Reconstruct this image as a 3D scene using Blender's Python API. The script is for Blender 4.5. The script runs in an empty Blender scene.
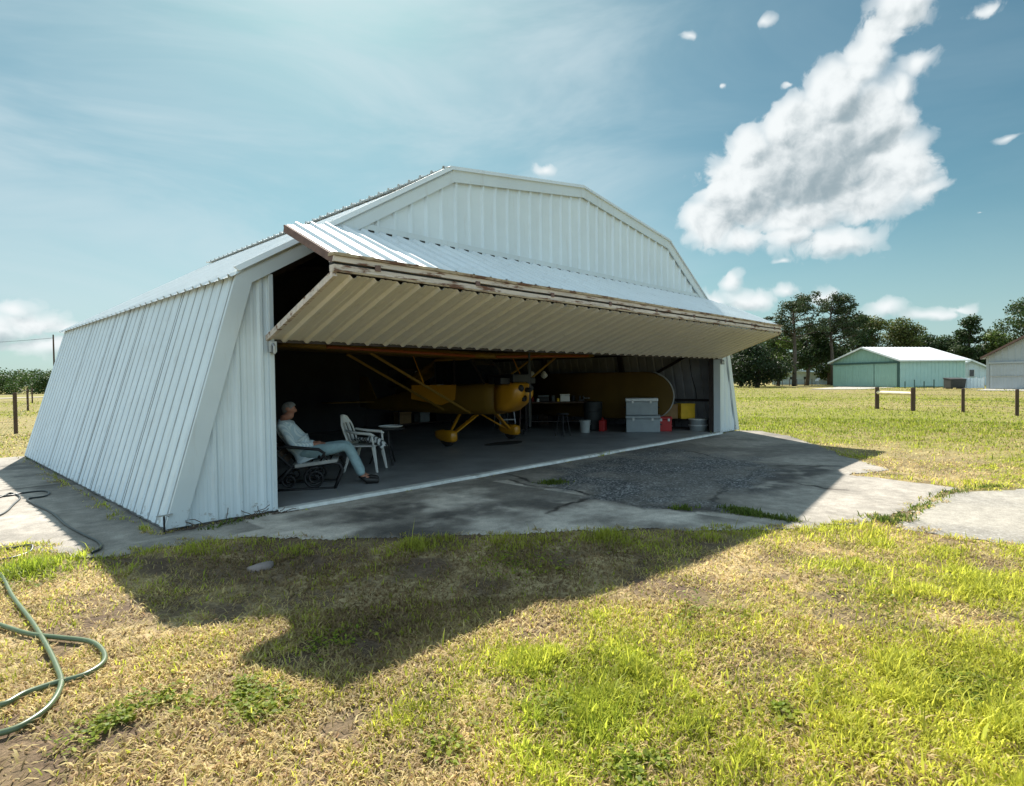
import bpy, math, random
import numpy as np
from mathutils import Vector, Matrix
R = math.radians
rng = np.random.default_rng(7)
random.seed(7)
scene = bpy.context.scene
COL = scene.collection
PI = math.pi

# ------------------------------------------------------------------ camera pose (solved from the photograph's vanishing points)
CAM = np.array([-9.8332, -7.2833, 1.65])
CR = np.array([0.68767784, -0.72589953, -0.01300221])
CU = np.array([0.02582836, 0.00656289, 0.99964485])
CF = np.array([0.7255564, 0.68776943, -0.02326195])
FPX = 585.186

def gp(x, y, z=0.0):
    """world point on the horizontal plane z seen at a photo pixel"""
    d = CF + CR * (x - 512) / FPX + CU * (393 - y) / FPX
    t = (z - CAM[2]) / d[2]
    p = CAM + d * t
    return (p[0], p[1])

def at(px, depth):
    """ground position at a photo column and a depth along the view"""
    p = CAM + CF * depth + CR * ((px - 512) / FPX * depth)
    return (p[0], p[1])

# ------------------------------------------------------------------ helpers: numpy noise
def _hash(ix, iy, seed):
    h = (ix.astype(np.int64) * 374761393 + iy.astype(np.int64) * 668265263 + seed * 974711) & 0x7fffffff
    h = ((h ^ (h >> 13)) * 1274126177) & 0x7fffffff
    h = h ^ (h >> 16)
    return (h & 0xffff) / 65535.0

def vnoise(x, y, seed=0):
    x = np.asarray(x, float); y = np.asarray(y, float)
    ix = np.floor(x); iy = np.floor(y); fx = x - ix; fy = y - iy
    fx = fx * fx * (3 - 2 * fx); fy = fy * fy * (3 - 2 * fy)
    a = _hash(ix, iy, seed); b = _hash(ix + 1, iy, seed); c = _hash(ix, iy + 1, seed); d = _hash(ix + 1, iy + 1, seed)
    return (a * (1 - fx) + b * fx) * (1 - fy) + (c * (1 - fx) + d * fx) * fy

def fbm(x, y, scale=1.0, octv=4, seed=0, rough=0.5):
    v = 0; amp = 1.0; tot = 0; f = scale
    for o in range(octv):
        v = v + amp * vnoise(np.asarray(x) * f + 17.3 * o, np.asarray(y) * f - 9.1 * o, seed + o)
        tot += amp; amp *= rough; f *= 2.03
    return v / tot

def sstep(a, b, x):
    t = np.clip((np.asarray(x, float) - a) / (b - a), 0, 1)
    return t * t * (3 - 2 * t)

def in_poly(x, y, poly):
    x = np.asarray(x); y = np.asarray(y); r = np.zeros(x.shape, bool)
    n = len(poly); j = n - 1
    for i in range(n):
        xi, yi = poly[i]; xj, yj = poly[j]
        c = ((yi > y) != (yj > y)) & (x < (xj - xi) * (y - yi) / (yj - yi + 1e-12) + xi)
        r ^= c; j = i
    return r

def seg_dist(x, y, pts):
    best = np.full(np.shape(x), 1e9)
    for (ax, ay), (bx, by) in zip(pts[:-1], pts[1:]):
        dx, dy = bx - ax, by - ay
        t = np.clip(((x - ax) * dx + (y - ay) * dy) / (dx * dx + dy * dy + 1e-12), 0, 1)
        best = np.minimum(best, np.hypot(x - ax - t * dx, y - ay - t * dy))
    return best

# ------------------------------------------------------------------ helpers: objects
def tag(o, label=None, cat=None, group=None, kind=None):
    if label: o['label'] = label
    if cat: o['category'] = cat
    if group: o['group'] = group
    if kind: o['kind'] = kind
    return o

def empty(name, loc=(0, 0, 0), rz=0.0, label=None, cat=None, group=None):
    o = bpy.data.objects.new(name, None); COL.objects.link(o)
    o.location = loc; o.rotation_euler = (0, 0, rz); o.empty_display_size = 0.2
    return tag(o, label, cat, group)

def copy_tree(o, parent=None):
    c = o.copy(); COL.objects.link(c)
    if parent is not None: c.parent = parent
    for ch in [x for x in bpy.data.objects if x.parent == o]:
        copy_tree(ch, c)
    return c

class MB:
    def __init__(s): s.v = []; s.f = []
    def add(s, vs, fs):
        n = len(s.v); s.v += [tuple(map(float, p)) for p in vs]; s.f += [tuple(i + n for i in q) for q in fs]
    def hexa(s, p):      # 8 corners: bottom ring 0-3, top ring 4-7
        s.add(p, [(3, 2, 1, 0), (4, 5, 6, 7), (0, 1, 5, 4), (1, 2, 6, 5), (2, 3, 7, 6), (3, 0, 4, 7)])
    def box(s, x0, x1, y0, y1, z0, z1):
        s.hexa([(x0, y0, z0), (x1, y0, z0), (x1, y1, z0), (x0, y1, z0), (x0, y0, z1), (x1, y0, z1), (x1, y1, z1), (x0, y1, z1)])
    def cbox(s, c, size, rz=0.0):
        cx, cy, cz = c; a, b, h = size[0] / 2, size[1] / 2, size[2] / 2; co, si = math.cos(rz), math.sin(rz)
        p = []
        for z in (-h, h):
            for (x, y) in ((-a, -b), (a, -b), (a, b), (-a, b)):
                p.append((cx + x * co - y * si, cy + x * si + y * co, cz + z))
        s.hexa(p)
    def bar(s, a, b, w, h, up=(0, 0, 1)):
        a = Vector(a); b = Vector(b); d = (b - a).normalized(); u = Vector(up)
        if abs(d.dot(u)) > .98: u = Vector((1, 0, 0))
        sd = d.cross(u).normalized() * w / 2; uu = sd.cross(d).normalized() * h / 2
        s.hexa([a - sd - uu, a + sd - uu, a + sd + uu, a - sd + uu, b - sd - uu, b + sd - uu, b + sd + uu, b - sd + uu])
    def tube(s, pts, r, seg=8, cap=True):
        pts = [Vector(p) for p in pts]; n = len(pts)
        rs = r if isinstance(r, (list, tuple)) else [r] * n
        T = [(pts[min(i + 1, n - 1)] - pts[max(i - 1, 0)]).normalized() for i in range(n)]
        u = Vector((0, 0, 1)) if abs(T[0].z) < .95 else Vector((1, 0, 0))
        vs = []; fs = []
        for i in range(n):
            sd = T[i].cross(u)
            if sd.length < 1e-5: sd = T[i].cross(Vector((1, .3, 0)))
            sd.normalize(); u = sd.cross(T[i]).normalized()
            for k in range(seg):
                a = 2 * PI * k / seg
                vs.append(pts[i] + (sd * math.cos(a) + u * math.sin(a)) * rs[i])
        for i in range(n - 1):
            for k in range(seg):
                k2 = (k + 1) % seg
                fs.append((i * seg + k, i * seg + k2, (i + 1) * seg + k2, (i + 1) * seg + k))
        if cap:
            fs.append(tuple(range(seg))[::-1]); fs.append(tuple((n - 1) * seg + k for k in range(seg)))
        s.add(vs, fs)
    def lathe(s, prof, c=(0, 0, 0), seg=20, axis='z'):
        vs = []; fs = []; n = len(prof)
        for (r, z) in prof:
            for k in range(seg):
                a = 2 * PI * k / seg; x, y = r * math.cos(a), r * math.sin(a)
                if axis == 'z': p = (x, y, z)
                elif axis == 'x': p = (z, x, y)
                else: p = (x, z, y)
                vs.append((p[0] + c[0], p[1] + c[1], p[2] + c[2]))
        for i in range(n - 1):
            for k in range(seg):
                k2 = (k + 1) % seg
                fs.append((i * seg + k, i * seg + k2, (i + 1) * seg + k2, (i + 1) * seg + k))
        fs.append(tuple(range(seg))[::-1]); fs.append(tuple((n - 1) * seg + k for k in range(seg)))
        s.add(vs, fs)
    def loft(s, rings, cap=True):
        m = len(rings[0]); vs = [p for r in rings for p in r]; fs = []
        for i in range(len(rings) - 1):
            for k in range(m):
                k2 = (k + 1) % m
                fs.append((i * m + k, i * m + k2, (i + 1) * m + k2, (i + 1) * m + k))
        if cap:
            fs.append(tuple(range(m))[::-1]); fs.append(tuple((len(rings) - 1) * m + k for k in range(m)))
        s.add(vs, fs)
    def prism(s, poly, f0, f1):
        """poly of 2-d points; f0/f1 map a point to the two 3-d faces"""
        n = len(poly); vs = [f0(*p) for p in poly] + [f1(*p) for p in poly]
        fs = [tuple(range(n))[::-1], tuple(range(n, 2 * n))]
        for i in range(n):
            j = (i + 1) % n; fs.append((i, j, j + n, i + n))
        s.add(vs, fs)
    def build_each(s, name, mat, parent=None, **k):
        """every connected piece becomes an object of its own"""
        par = list(range(len(s.v)))
        def find(i):
            while par[i] != i: par[i] = par[par[i]]; i = par[i]
            return i
        for f in s.f:
            for a in f[1:]: par[find(f[0])] = find(a)
        comp = {}
        for f in s.f: comp.setdefault(find(f[0]), []).append(f)
        outp = []
        for fs in comp.values():
            m = MB(); used = sorted({i for f in fs for i in f}); rm = {i: k2 for k2, i in enumerate(used)}
            m.v = [s.v[i] for i in used]; m.f = [tuple(rm[i] for i in f) for f in fs]; outp.append(m.build(name, mat, parent, **k))
        return outp
    def build(s, name, mat, parent=None, smooth=False, bevel=0.0, seg=2, loc=None):
        me = bpy.data.meshes.new(name); me.from_pydata(s.v, [], s.f); me.validate(); me.update()
        o = bpy.data.objects.new(name, me); COL.objects.link(o)
        if mat: me.materials.append(mat)
        if parent is not None: o.parent = parent
        if loc is not None: o.location = loc
        if smooth:
            for p in me.polygons: p.use_smooth = True
        fix_normals(me)
        if bevel:
            b = o.modifiers.new('bevel', 'BEVEL'); b.width = bevel; b.segments = seg; b.limit_method = 'ANGLE'; b.angle_limit = R(35)
        return o

def fix_normals(me):
    import bmesh
    bm = bmesh.new(); bm.from_mesh(me); bmesh.ops.recalc_face_normals(bm, faces=bm.faces); bm.to_mesh(me); bm.free()

def np_mesh(name, verts, faces4, mat, parent=None, color=None, faces3=None, attrs=None, kind=None, loc=None):
    me = bpy.data.meshes.new(name)
    n = len(verts); me.vertices.add(n); me.vertices.foreach_set('co', np.asarray(verts, np.float32).ravel())
    f4 = np.asarray(faces4, np.int32).reshape(-1, 4) if faces4 is not None else np.zeros((0, 4), np.int32)
    f3 = np.asarray(faces3, np.int32).reshape(-1, 3) if faces3 is not None else np.zeros((0, 3), np.int32)
    idx = np.concatenate([f4.ravel(), f3.ravel()])
    me.loops.add(len(idx)); me.loops.foreach_set('vertex_index', idx)
    tot = np.concatenate([np.full(len(f4), 4), np.full(len(f3), 3)]).astype(np.int32)
    start = np.concatenate([[0], np.cumsum(tot)[:-1]]).astype(np.int32)
    me.polygons.add(len(tot)); me.polygons.foreach_set('loop_start', start)
    try: me.polygons.foreach_set('loop_total', tot)
    except Exception: pass
    if color is not None:
        a = me.attributes.new('tint', 'FLOAT_COLOR', 'POINT')
        c = np.ones((n, 4), np.float32); c[:, :3] = color; a.data.foreach_set('color', c.ravel())
    for k, val in (attrs or {}).items():
        a = me.attributes.new(k, 'FLOAT', 'POINT'); a.data.foreach_set('value', np.asarray(val, np.float32))
    me.update(calc_edges=True)
    me.materials.append(mat)
    o = bpy.data.objects.new(name, me); COL.objects.link(o)
    if parent is not None: o.parent = parent
    if loc is not None: o.location = loc
    if kind: o['kind'] = kind
    return o

# ------------------------------------------------------------------ helpers: materials
def new_mat(name):
    m = bpy.data.materials.new(name); m.use_nodes = True
    nt = m.node_tree; nt.nodes.clear()
    out = nt.nodes.new('ShaderNodeOutputMaterial')
    return m, nt, out

def nnode(nt, typ, **kw):
    n = nt.nodes.new(typ)
    for k, v in kw.items(): setattr(n, k, v)
    return n

def ramp(nt, fac, stops):
    r = nt.nodes.new('ShaderNodeValToRGB'); nt.links.new(fac, r.inputs[0])
    el = r.color_ramp.elements
    while len(el) < len(stops): el.new(0.5)
    for e, (p, c) in zip(el, stops):
        e.position = p; e.color = (c, c, c, 1) if isinstance(c, (int, float)) else (*c, 1)
    return r.outputs[0]

def mixc(nt, fac, a, b, blend='MIX'):
    m = nt.nodes.new('ShaderNodeMix'); m.data_type = 'RGBA'; m.blend_type = blend
    for sock, v in ((m.inputs[0], fac), (m.inputs[6], a), (m.inputs[7], b)):
        if isinstance(v, (int, float)): sock.default_value = v
        elif isinstance(v, (tuple, list)): sock.default_value = (*v[:3], 1)
        else: nt.links.new(v, sock)
    return m.outputs[2]

def noise(nt, scale, detail=4, rough=.55, vec=None, stretch=None, dist=0.0, coord='Object'):
    tc = nt.nodes.new('ShaderNodeTexCoord'); v = vec or tc.outputs[coord]
    if stretch:
        mp = nt.nodes.new('ShaderNodeMapping'); mp.inputs['Scale'].default_value = stretch
        nt.links.new(v, mp.inputs[0]); v = mp.outputs[0]
    n = nt.nodes.new('ShaderNodeTexNoise'); nt.links.new(v, n.inputs['Vector'])
    n.inputs['Scale'].default_value = scale; n.inputs['Detail'].default_value = detail
    n.inputs['Roughness'].default_value = rough; n.inputs['Distortion'].default_value = dist
    return n.outputs[0]

def pmat(name, col, rough=.6, metal=0.0, var=.12, vscale=6.0, bump=0.0, bscale=40.0, spot=None, spot_scale=3.0, spot_at=(.58, .68), stretch=None, spec=.5, coat=0.0):
    """painted / plain surface: base colour with noise wear, optional stain colour with a shape of its own"""
    m, nt, out = new_mat(name)
    b = nt.nodes.new('ShaderNodeBsdfPrincipled'); nt.links.new(b.outputs[0], out.inputs[0])
    n = noise(nt, vscale, 5, .6, stretch=stretch)
    lo = tuple(c * (1 - var) for c in col); hi = tuple(min(1, c * (1 + var * .7)) for c in col)
    c = ramp(nt, n, [(.3, lo), (.7, hi)])
    if spot:
        s = noise(nt, spot_scale, 7, .65, stretch=stretch)
        f = ramp(nt, s, [(spot_at[0], 0.0), (spot_at[1], 1.0)])
        c = mixc(nt, f, c, spot)
    nt.links.new(c, b.inputs['Base Color'])
    b.inputs['Roughness'].default_value = rough; b.inputs['Metallic'].default_value = metal
    b.inputs['Specular IOR Level'].default_value = spec
    if coat: b.inputs['Coat Weight'].default_value = coat
    if bump:
        bn = noise(nt, bscale, 6, .6)
        bp = nt.nodes.new('ShaderNodeBump'); bp.inputs['Strength'].default_value = bump; bp.inputs['Distance'].default_value = .02
        nt.links.new(bn, bp.inputs['Height']); nt.links.new(bp.outputs[0], b.inputs['Normal'])
    return m

def leaf_mat(name, transl=.35, rough=.6, spec=.25):
    m, nt, out = new_mat(name)
    a = nt.nodes.new('ShaderNodeAttribute'); a.attribute_name = 'tint'
    b = nt.nodes.new('ShaderNodeBsdfPrincipled'); b.inputs['Roughness'].default_value = rough
    b.inputs['Specular IOR Level'].default_value = spec
    t = nt.nodes.new('ShaderNodeBsdfTranslucent'); mx = nt.nodes.new('ShaderNodeMixShader'); mx.inputs[0].default_value = transl
    nt.links.new(a.outputs['Color'], b.inputs['Base Color']); nt.links.new(a.outputs['Color'], t.inputs[0])
    nt.links.new(b.outputs[0], mx.inputs[1]); nt.links.new(t.outputs[0], mx.inputs[2]); nt.links.new(mx.outputs[0], out.inputs[0])
    return m

def sheet_mat(name, col, dirt=(.42, .40, .36), rough=.34, amt=1.0):
    """painted ribbed steel: faint blotches, rain streaks running down, a few scuffs"""
    m, nt, out = new_mat(name)
    b = nt.nodes.new('ShaderNodeBsdfPrincipled'); nt.links.new(b.outputs[0], out.inputs[0])
    n1 = noise(nt, 1.1, 5, .6); n2 = noise(nt, 9.0, 4, .65, stretch=(1, 1, .12)); n3 = noise(nt, 26.0, 3, .6)
    c = ramp(nt, n1, [(.3, tuple(x * .93 for x in col)), (.7, tuple(min(1, x * 1.04) for x in col))])
    c = mixc(nt, ramp(nt, n2, [(.56, 0.0), (.78, .38 * amt)]), c, dirt)
    c = mixc(nt, ramp(nt, n3, [(.70, 0.0), (.78, .35 * amt)]), c, dirt)
    # mud splashed up from the ground: spots with edges of their own, only near the foot of the sheet
    tc = nt.nodes.new('ShaderNodeTexCoord'); sx = nt.nodes.new('ShaderNodeSeparateXYZ'); nt.links.new(tc.outputs['Object'], sx.inputs[0])
    th = nt.nodes.new('ShaderNodeMapRange'); nt.links.new(sx.outputs[2], th.inputs[0])
    for i_, v_ in enumerate((0.0, .55, .50, .80)): th.inputs[1 + i_].default_value = v_
    sb = nt.nodes.new('ShaderNodeMath'); sb.operation = 'SUBTRACT'; nt.links.new(noise(nt, 11.0, 6, .7), sb.inputs[0]); nt.links.new(th.outputs[0], sb.inputs[1])
    c = mixc(nt, ramp(nt, sb.outputs[0], [(.0, 0.0), (.07, .55 * amt)]), c, (.23, .20, .16))
    nt.links.new(c, b.inputs['Base Color'])
    b.inputs['Roughness'].default_value = rough
    bn = noise(nt, 2.2, 3, .5)
    bp = nt.nodes.new('ShaderNodeBump'); bp.inputs['Strength'].default_value = .25; bp.inputs['Distance'].default_value = .02
    nt.links.new(bn, bp.inputs['Height']); nt.links.new(bp.outputs[0], b.inputs['Normal'])
    return m

M = {}
M['white'] = sheet_mat('white_sheet_steel', (.66, .73, .77))
M['trim'] = sheet_mat('white_trim_steel', (.61, .67, .70))
M['cream'] = sheet_mat('cream_sheet_steel', (.66, .62, .56), dirt=(.34, .29, .22))
M['roof'] = sheet_mat('roof_sheet_steel', (.70, .73, .73), rough=.5)
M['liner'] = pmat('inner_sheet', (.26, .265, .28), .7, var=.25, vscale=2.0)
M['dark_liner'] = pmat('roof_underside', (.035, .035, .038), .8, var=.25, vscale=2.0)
M['frame'] = pmat('primer_red_steel', (.035, .026, .024), .7, var=.3)
M['rail'] = pmat('peeling_white_steel', (.60, .52, .46), .7, var=.22, vscale=4, spot=(.15, .065, .035), spot_scale=3.4, spot_at=(.545, .62), stretch=(.7, 4, 4), bump=.4)
M['tan'] = pmat('weathered_tan_steel', (.42, .33, .22), .8, var=.3, vscale=7, spot=(.14, .065, .035), spot_scale=2.5, spot_at=(.50, .60), stretch=(1, 3, 3), bump=.4)
M['rust'] = pmat('rusty_channel', (.17, .105, .09), .85, var=.35, vscale=9, bump=.4)
M['rubber'] = pmat('black_rubber', (.02, .02, .02), .75)
M['floor'] = pmat('sealed_concrete', (.26, .27, .275), .5, var=.3, vscale=1.3, spot=(.10, .10, .10), spot_scale=.9, spot_at=(.58, .75), bump=.1)
M['lip'] = pmat('white_painted_concrete', (.66, .67, .64), .75, var=.2, vscale=7, spot=(.30, .29, .26), spot_scale=3.0, spot_at=(.57, .68), bump=.4)
M['steel'] = pmat('galvanised_steel', (.45, .46, .47), .4, .7, var=.15)
M['wire'] = pmat('dull_wire', (.10, .10, .10), .8)
M['rib_shade'] = pmat('rib_shade_grey', (.33, .36, .37), .7, var=.3, vscale=3)
M['seam'] = pmat('lap_seam', (.10, .11, .115), .8)
M['black'] = pmat('black_iron', (.018, .018, .02), .5, .3)
M['wood'] = pmat('weathered_post_wood', (.075, .045, .028), .85, var=.35, vscale=14, stretch=(1, 1, .15), bump=.5)
M['pale_wood'] = pmat('pale_rail_wood', (.85, .72, .50), .8, var=.25, vscale=8, stretch=(.2, 1, 1))
M['slat'] = pmat('grey_bench_slat', (.40, .40, .38), .7, var=.2, vscale=8)
M['yellow'] = pmat('yellow_fabric_dope', (.58, .26, .012), .35, var=.08, vscale=2, coat=.3)
M['shaded_yellow'] = pmat('shaded_yellow_fabric', (.27, .155, .02), .6, var=.15, vscale=1.5)  # aircraft yellow darkened to stand for the dim light inside
M['stored_wing'] = pmat('shaded_stored_fabric', (.16, .095, .018), .6, var=.15, vscale=1.5)  # stored wing's yellow darkened further for the low light around it
M['orange'] = pmat('orange_leading_edge', (.36, .09, .025), .35, var=.08)
M['plastic'] = pmat('white_plastic', (.78, .78, .74), .4, var=.05)
M['skin'] = pmat('tanned_skin', (.38, .17, .11), .55, var=.12, vscale=30)
M['hair'] = pmat('grey_hair', (.20, .195, .185), .8, var=.3, vscale=60, bump=.5)
M['denim'] = pmat('faded_denim', (.30, .43, .46), .85, var=.18, vscale=12, bump=.3)
M['shoe'] = pmat('black_shoe_leather', (.015, .014, .014), .5)
M['grey_box'] = pmat('silver_case', (.30, .34, .36), .5, .2, var=.12, vscale=5)
M['grey_box_pale'] = pmat('pale_case_edge', (.62, .65, .66), .5, .2, var=.1)
M['red'] = pmat('red_box', (.40, .015, .015), .45, var=.1)
M['yellow_box'] = pmat('yellow_crate', (.80, .50, .02), .5, var=.1)
M['brown_box'] = pmat('brown_cardboard', (.30, .19, .09), .85, var=.15)
M['grey_can'] = pmat('grey_drum', (.28, .31, .32), .5, var=.15)
M['bucket'] = pmat('white_bucket', (.42, .45, .44), .5, var=.08)
M['glass'] = pmat('cabin_glass', (.02, .024, .028), .08, var=.05, spec=.6)
M['screen'] = pmat('window_dark', (.03, .04, .05), .15)
M['green_wall'] = sheet_mat('green_sheet_steel', (.25, .41, .35), dirt=(.12, .28, .24), amt=.5)
M['green_side'] = sheet_mat('pale_green_sheet', (.32, .49, .46), dirt=(.13, .30, .27), amt=.5)
M['grey_wall'] = sheet_mat('grey_sheet_steel', (.36, .40, .43), dirt=(.3, .32, .33), amt=.6)
M['pale_wall'] = sheet_mat('pale_blue_wall', (.55, .66, .72))
M['dark_green'] = pmat('dark_green_track', (.035, .09, .08), .6)
M['dumpster'] = pmat('dark_dumpster', (.03, .035, .035), .6, var=.3)
M['hose'] = pmat('green_hose', (.105, .145, .075), .35, var=.15, vscale=15)
M['dark_hose'] = pmat('dark_hose', (.022, .030, .030), .4, var=.15, vscale=15)
M['bark'] = pmat('tree_bark', (.09, .07, .055), .9, var=.35, vscale=5, stretch=(1, 1, .2), bump=.5)
M['stone'] = pmat('pale_stone', (.27, .22, .20), .9, var=.2, vscale=9, bump=.6)
M['leaf'] = leaf_mat('tree_leaf', .30)
M['blade'] = leaf_mat('grass_blade', .55, .55, .2)
M['twig'] = pmat('dry_twig', (.09, .06, .045), .9)
M['sand'] = pmat('sandy_track', (.34, .29, .22), .95, var=.15, vscale=.3)
M['pad'] = pmat('pale_concrete_pad', (.34, .32, .28), .9, var=.12, vscale=.6)

# ------------------------------------------------------------------ the outlines on the ground
HW, HB, ZB, HC, ZC, ZD, DEP = 7.781, 6.94, 2.9815, 3.556, 5.0198, 5.5308, 10.377
HJ, ZH = 6.53, 3.712
PROF = [(-HW, 0), (-HB, ZB), (-HC, ZC), (0, ZD), (HC, ZC), (HB, ZB), (HW, 0)]
def prof_z(x, inset=0.0):
    ax = abs(x)
    if ax <= HC: return ZC + (ZD - ZC) * (HC - ax) / HC - inset
    if ax <= HB: return ZB + (ZC - ZB) * (HB - ax) / (HB - HC) - inset
    return max(0, ZB * (HW - ax) / (HW - HB)) - inset
FOLD = (-1.66, 2.92); LOWEND = (-0.02, 2.185)

APRON = [(-13.5, 10.6), (-7.7, 10.6), (-7.7, .2), (7.7, .2), (8.0, .1), gp(762, 430.5), gp(790, 435.5), gp(821, 445.5), gp(848, 456), gp(880, 465.5), gp(888, 469), gp(852, 474), gp(905, 480), gp(958, 487),
         gp(945, 492), gp(925, 503), gp(895, 514), gp(868, 522), gp(835, 524), gp(800, 527), gp(740, 529), gp(650, 529), gp(560, 530), gp(500, 534), gp(420, 536), gp(330, 538), gp(250, 537), gp(210, 538), gp(165, 545), gp(120, 556),
         gp(85, 558), gp(40, 549), gp(0, 545), (-9.6, .55), (-13.5, .9)]
ROADP = [gp(900, 527), gp(889, 520), gp(925, 504), gp(946, 491), gp(1024, 487), (1.6, -8.5), (2.1, -20), (3.0, -60), (-2.0, -60), (-2.3, -20), (-2.45, -8.5), gp(1024, 545), gp(960, 537)]
LOT = [(-7.9, -.02), (7.9, -.02), (7.9, 10.6), (-7.9, 10.6)]

def covered(x, y):
    return in_poly(x, y, APRON) | in_poly(x, y, ROADP) | in_poly(x, y, LOT)

def edge_dist(x, y):
    return np.minimum(np.minimum(seg_dist(x, y, APRON + [APRON[0]]), seg_dist(x, y, ROADP + [ROADP[0]])), seg_dist(x, y, LOT + [LOT[0]]))

def greenness(x, y):
    """0 = dead thatch and dirt, 1 = lush"""
    a = fbm(x, y, .55, 4, 11); b = fbm(x, y, 1.9, 4, 23); c = fbm(x, y, .07, 3, 31)
    g = .50 * a + .38 * b + .12 * c
    g = g + .055 * sstep(-8.2, -6.0, x - .25 * y - 1.2) - .035
    def spot(px, py, rad):
        qx, qy = gp(px, py); return np.exp(-((x - qx) ** 2 + (y - qy) ** 2) / rad ** 2)
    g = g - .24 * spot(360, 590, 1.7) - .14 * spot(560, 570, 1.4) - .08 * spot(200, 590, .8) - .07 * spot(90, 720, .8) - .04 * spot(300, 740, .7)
    g = g + .026 * sstep(-.3, .9, (x - CAM[0]) * .69 - (y - CAM[1]) * .72) * (1 - painted_shadow(x, y))
    g = g + .04 * spot(560, 640, .9) + .035 * spot(800, 570, 1.0)
    g = g + .09 * spot(620, 620, .8) + .06 * spot(740, 590, .9) + .08 * spot(430, 730, .45) + .02 * spot(860, 640, .9) + .02 * spot(700, 730, .5) + .07 * spot(250, 690, .25)
    far = sstep(9, 25, np.hypot(x - CAM[0], y - CAM[1]))
    g = g * (1 - far) + far * (.36 * fbm(x, y, .11, 4, 5) + .28 * c + .20 * b + .10)
    return sstep(.40, .70, g)

def painted_shadow(x, y):
    """turf painted darker and browner within the outline of the shadow cast by the hangar"""
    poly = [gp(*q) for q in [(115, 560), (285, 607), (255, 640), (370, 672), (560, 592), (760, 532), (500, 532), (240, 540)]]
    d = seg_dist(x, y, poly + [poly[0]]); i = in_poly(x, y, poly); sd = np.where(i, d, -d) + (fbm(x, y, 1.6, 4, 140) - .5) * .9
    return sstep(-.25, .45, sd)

def bare(x, y):
    """worn places where soil shows"""
    return sstep(.57, .68, fbm(x, y, 2.3, 4, 120)) * (1 - .8 * greenness(x, y)) * (1 - sstep(9, 16, np.hypot(x - CAM[0], y - CAM[1])))

def ground_z(x, y):
    d = np.hypot(x - CAM[0], y - CAM[1])
    z = -.035 + (fbm(x, y, .8, 3, 3) - .5) * .05 + (fbm(x, y, .12, 2, 9) - .5) * .10 * sstep(8, 30, d)
    near = sstep(.0, 1.2, edge_dist(x, y)) if np.size(x) < 900000 else 1
    z = np.where(covered(x, y), -.024, -.022 + (z + .022) * near)
    return z

# ------------------------------------------------------------------ ground: one sheet to the horizon
NR, NS = 430, 1100
rad = np.concatenate([[0.0], np.geomspace(.6, 40, 330), np.geomspace(41.5, 3500, NR - 331)])
ang = np.linspace(0, 2 * PI, NS, endpoint=False)
GX = CAM[0] + rad[:, None] * np.sin(ang)[None, :]; GY = CAM[1] + rad[:, None] * np.cos(ang)[None, :]
gx, gy = GX.ravel(), GY.ravel()
gz = np.where(np.hypot(gx - CAM[0], gy - CAM[1]) < 60, ground_z(gx, gy), -.03)
i0 = (np.arange(NR - 1)[:, None] * NS + np.arange(NS)[None, :]); i1 = (np.arange(NR - 1)[:, None] * NS + (np.arange(NS)[None, :] + 1) % NS)
gf = np.stack([i0, i0 + NS, i1 + NS, i1], -1).reshape(-1, 4)
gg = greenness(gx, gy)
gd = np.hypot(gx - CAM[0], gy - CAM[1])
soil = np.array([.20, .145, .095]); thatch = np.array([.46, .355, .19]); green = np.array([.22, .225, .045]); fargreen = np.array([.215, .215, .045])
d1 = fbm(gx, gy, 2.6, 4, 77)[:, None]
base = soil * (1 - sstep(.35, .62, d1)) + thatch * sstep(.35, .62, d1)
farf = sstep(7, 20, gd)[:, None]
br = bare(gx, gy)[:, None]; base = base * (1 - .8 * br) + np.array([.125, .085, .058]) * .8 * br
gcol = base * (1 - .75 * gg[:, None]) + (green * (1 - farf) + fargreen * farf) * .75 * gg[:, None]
farcol = .86 * fargreen * (.30 + .80 * gg[:, None]) + np.array([.32, .255, .125]) * (.72 - .72 * gg[:, None])
gcol = gcol * (1 - farf) + farcol * farf
band = sstep(45, 62, gd) * (1 - sstep(85, 100, gd))
gcol = gcol * (1 - .45 * band[:, None]) + np.array([.21, .175, .065]) * .45 * band[:, None]
m, nt, out = new_mat('field_ground')
b = nt.nodes.new('ShaderNodeBsdfPrincipled'); nt.links.new(b.outputs[0], out.inputs[0]); b.inputs['Roughness'].default_value = .95
b.inputs['Specular IOR Level'].default_value = .15
a = nt.nodes.new('ShaderNodeAttribute'); a.attribute_name = 'tint'
f1 = ramp(nt, noise(nt, 28, 6, .7), [(.32, .55), (.7, 1.35)])
f2 = ramp(nt, noise(nt, 3.0, 5, .65), [(.3, .78), (.7, 1.2)])
c = mixc(nt, 1.0, a.outputs['Color'], f1, 'MULTIPLY'); c = mixc(nt, 1.0, c, f2, 'MULTIPLY')
nt.links.new(c, b.inputs['Base Color'])
bp = nt.nodes.new('ShaderNodeBump'); bp.inputs['Strength'].default_value = .9; bp.inputs['Distance'].default_value = .03
nt.links.new(noise(nt, 22, 6, .7), bp.inputs['Height']); nt.links.new(bp.outputs[0], b.inputs['Normal'])
M['ground'] = m
np_mesh('ground', np.stack([gx, gy, gz], 1), gf, m, color=gcol, kind='structure')

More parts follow.
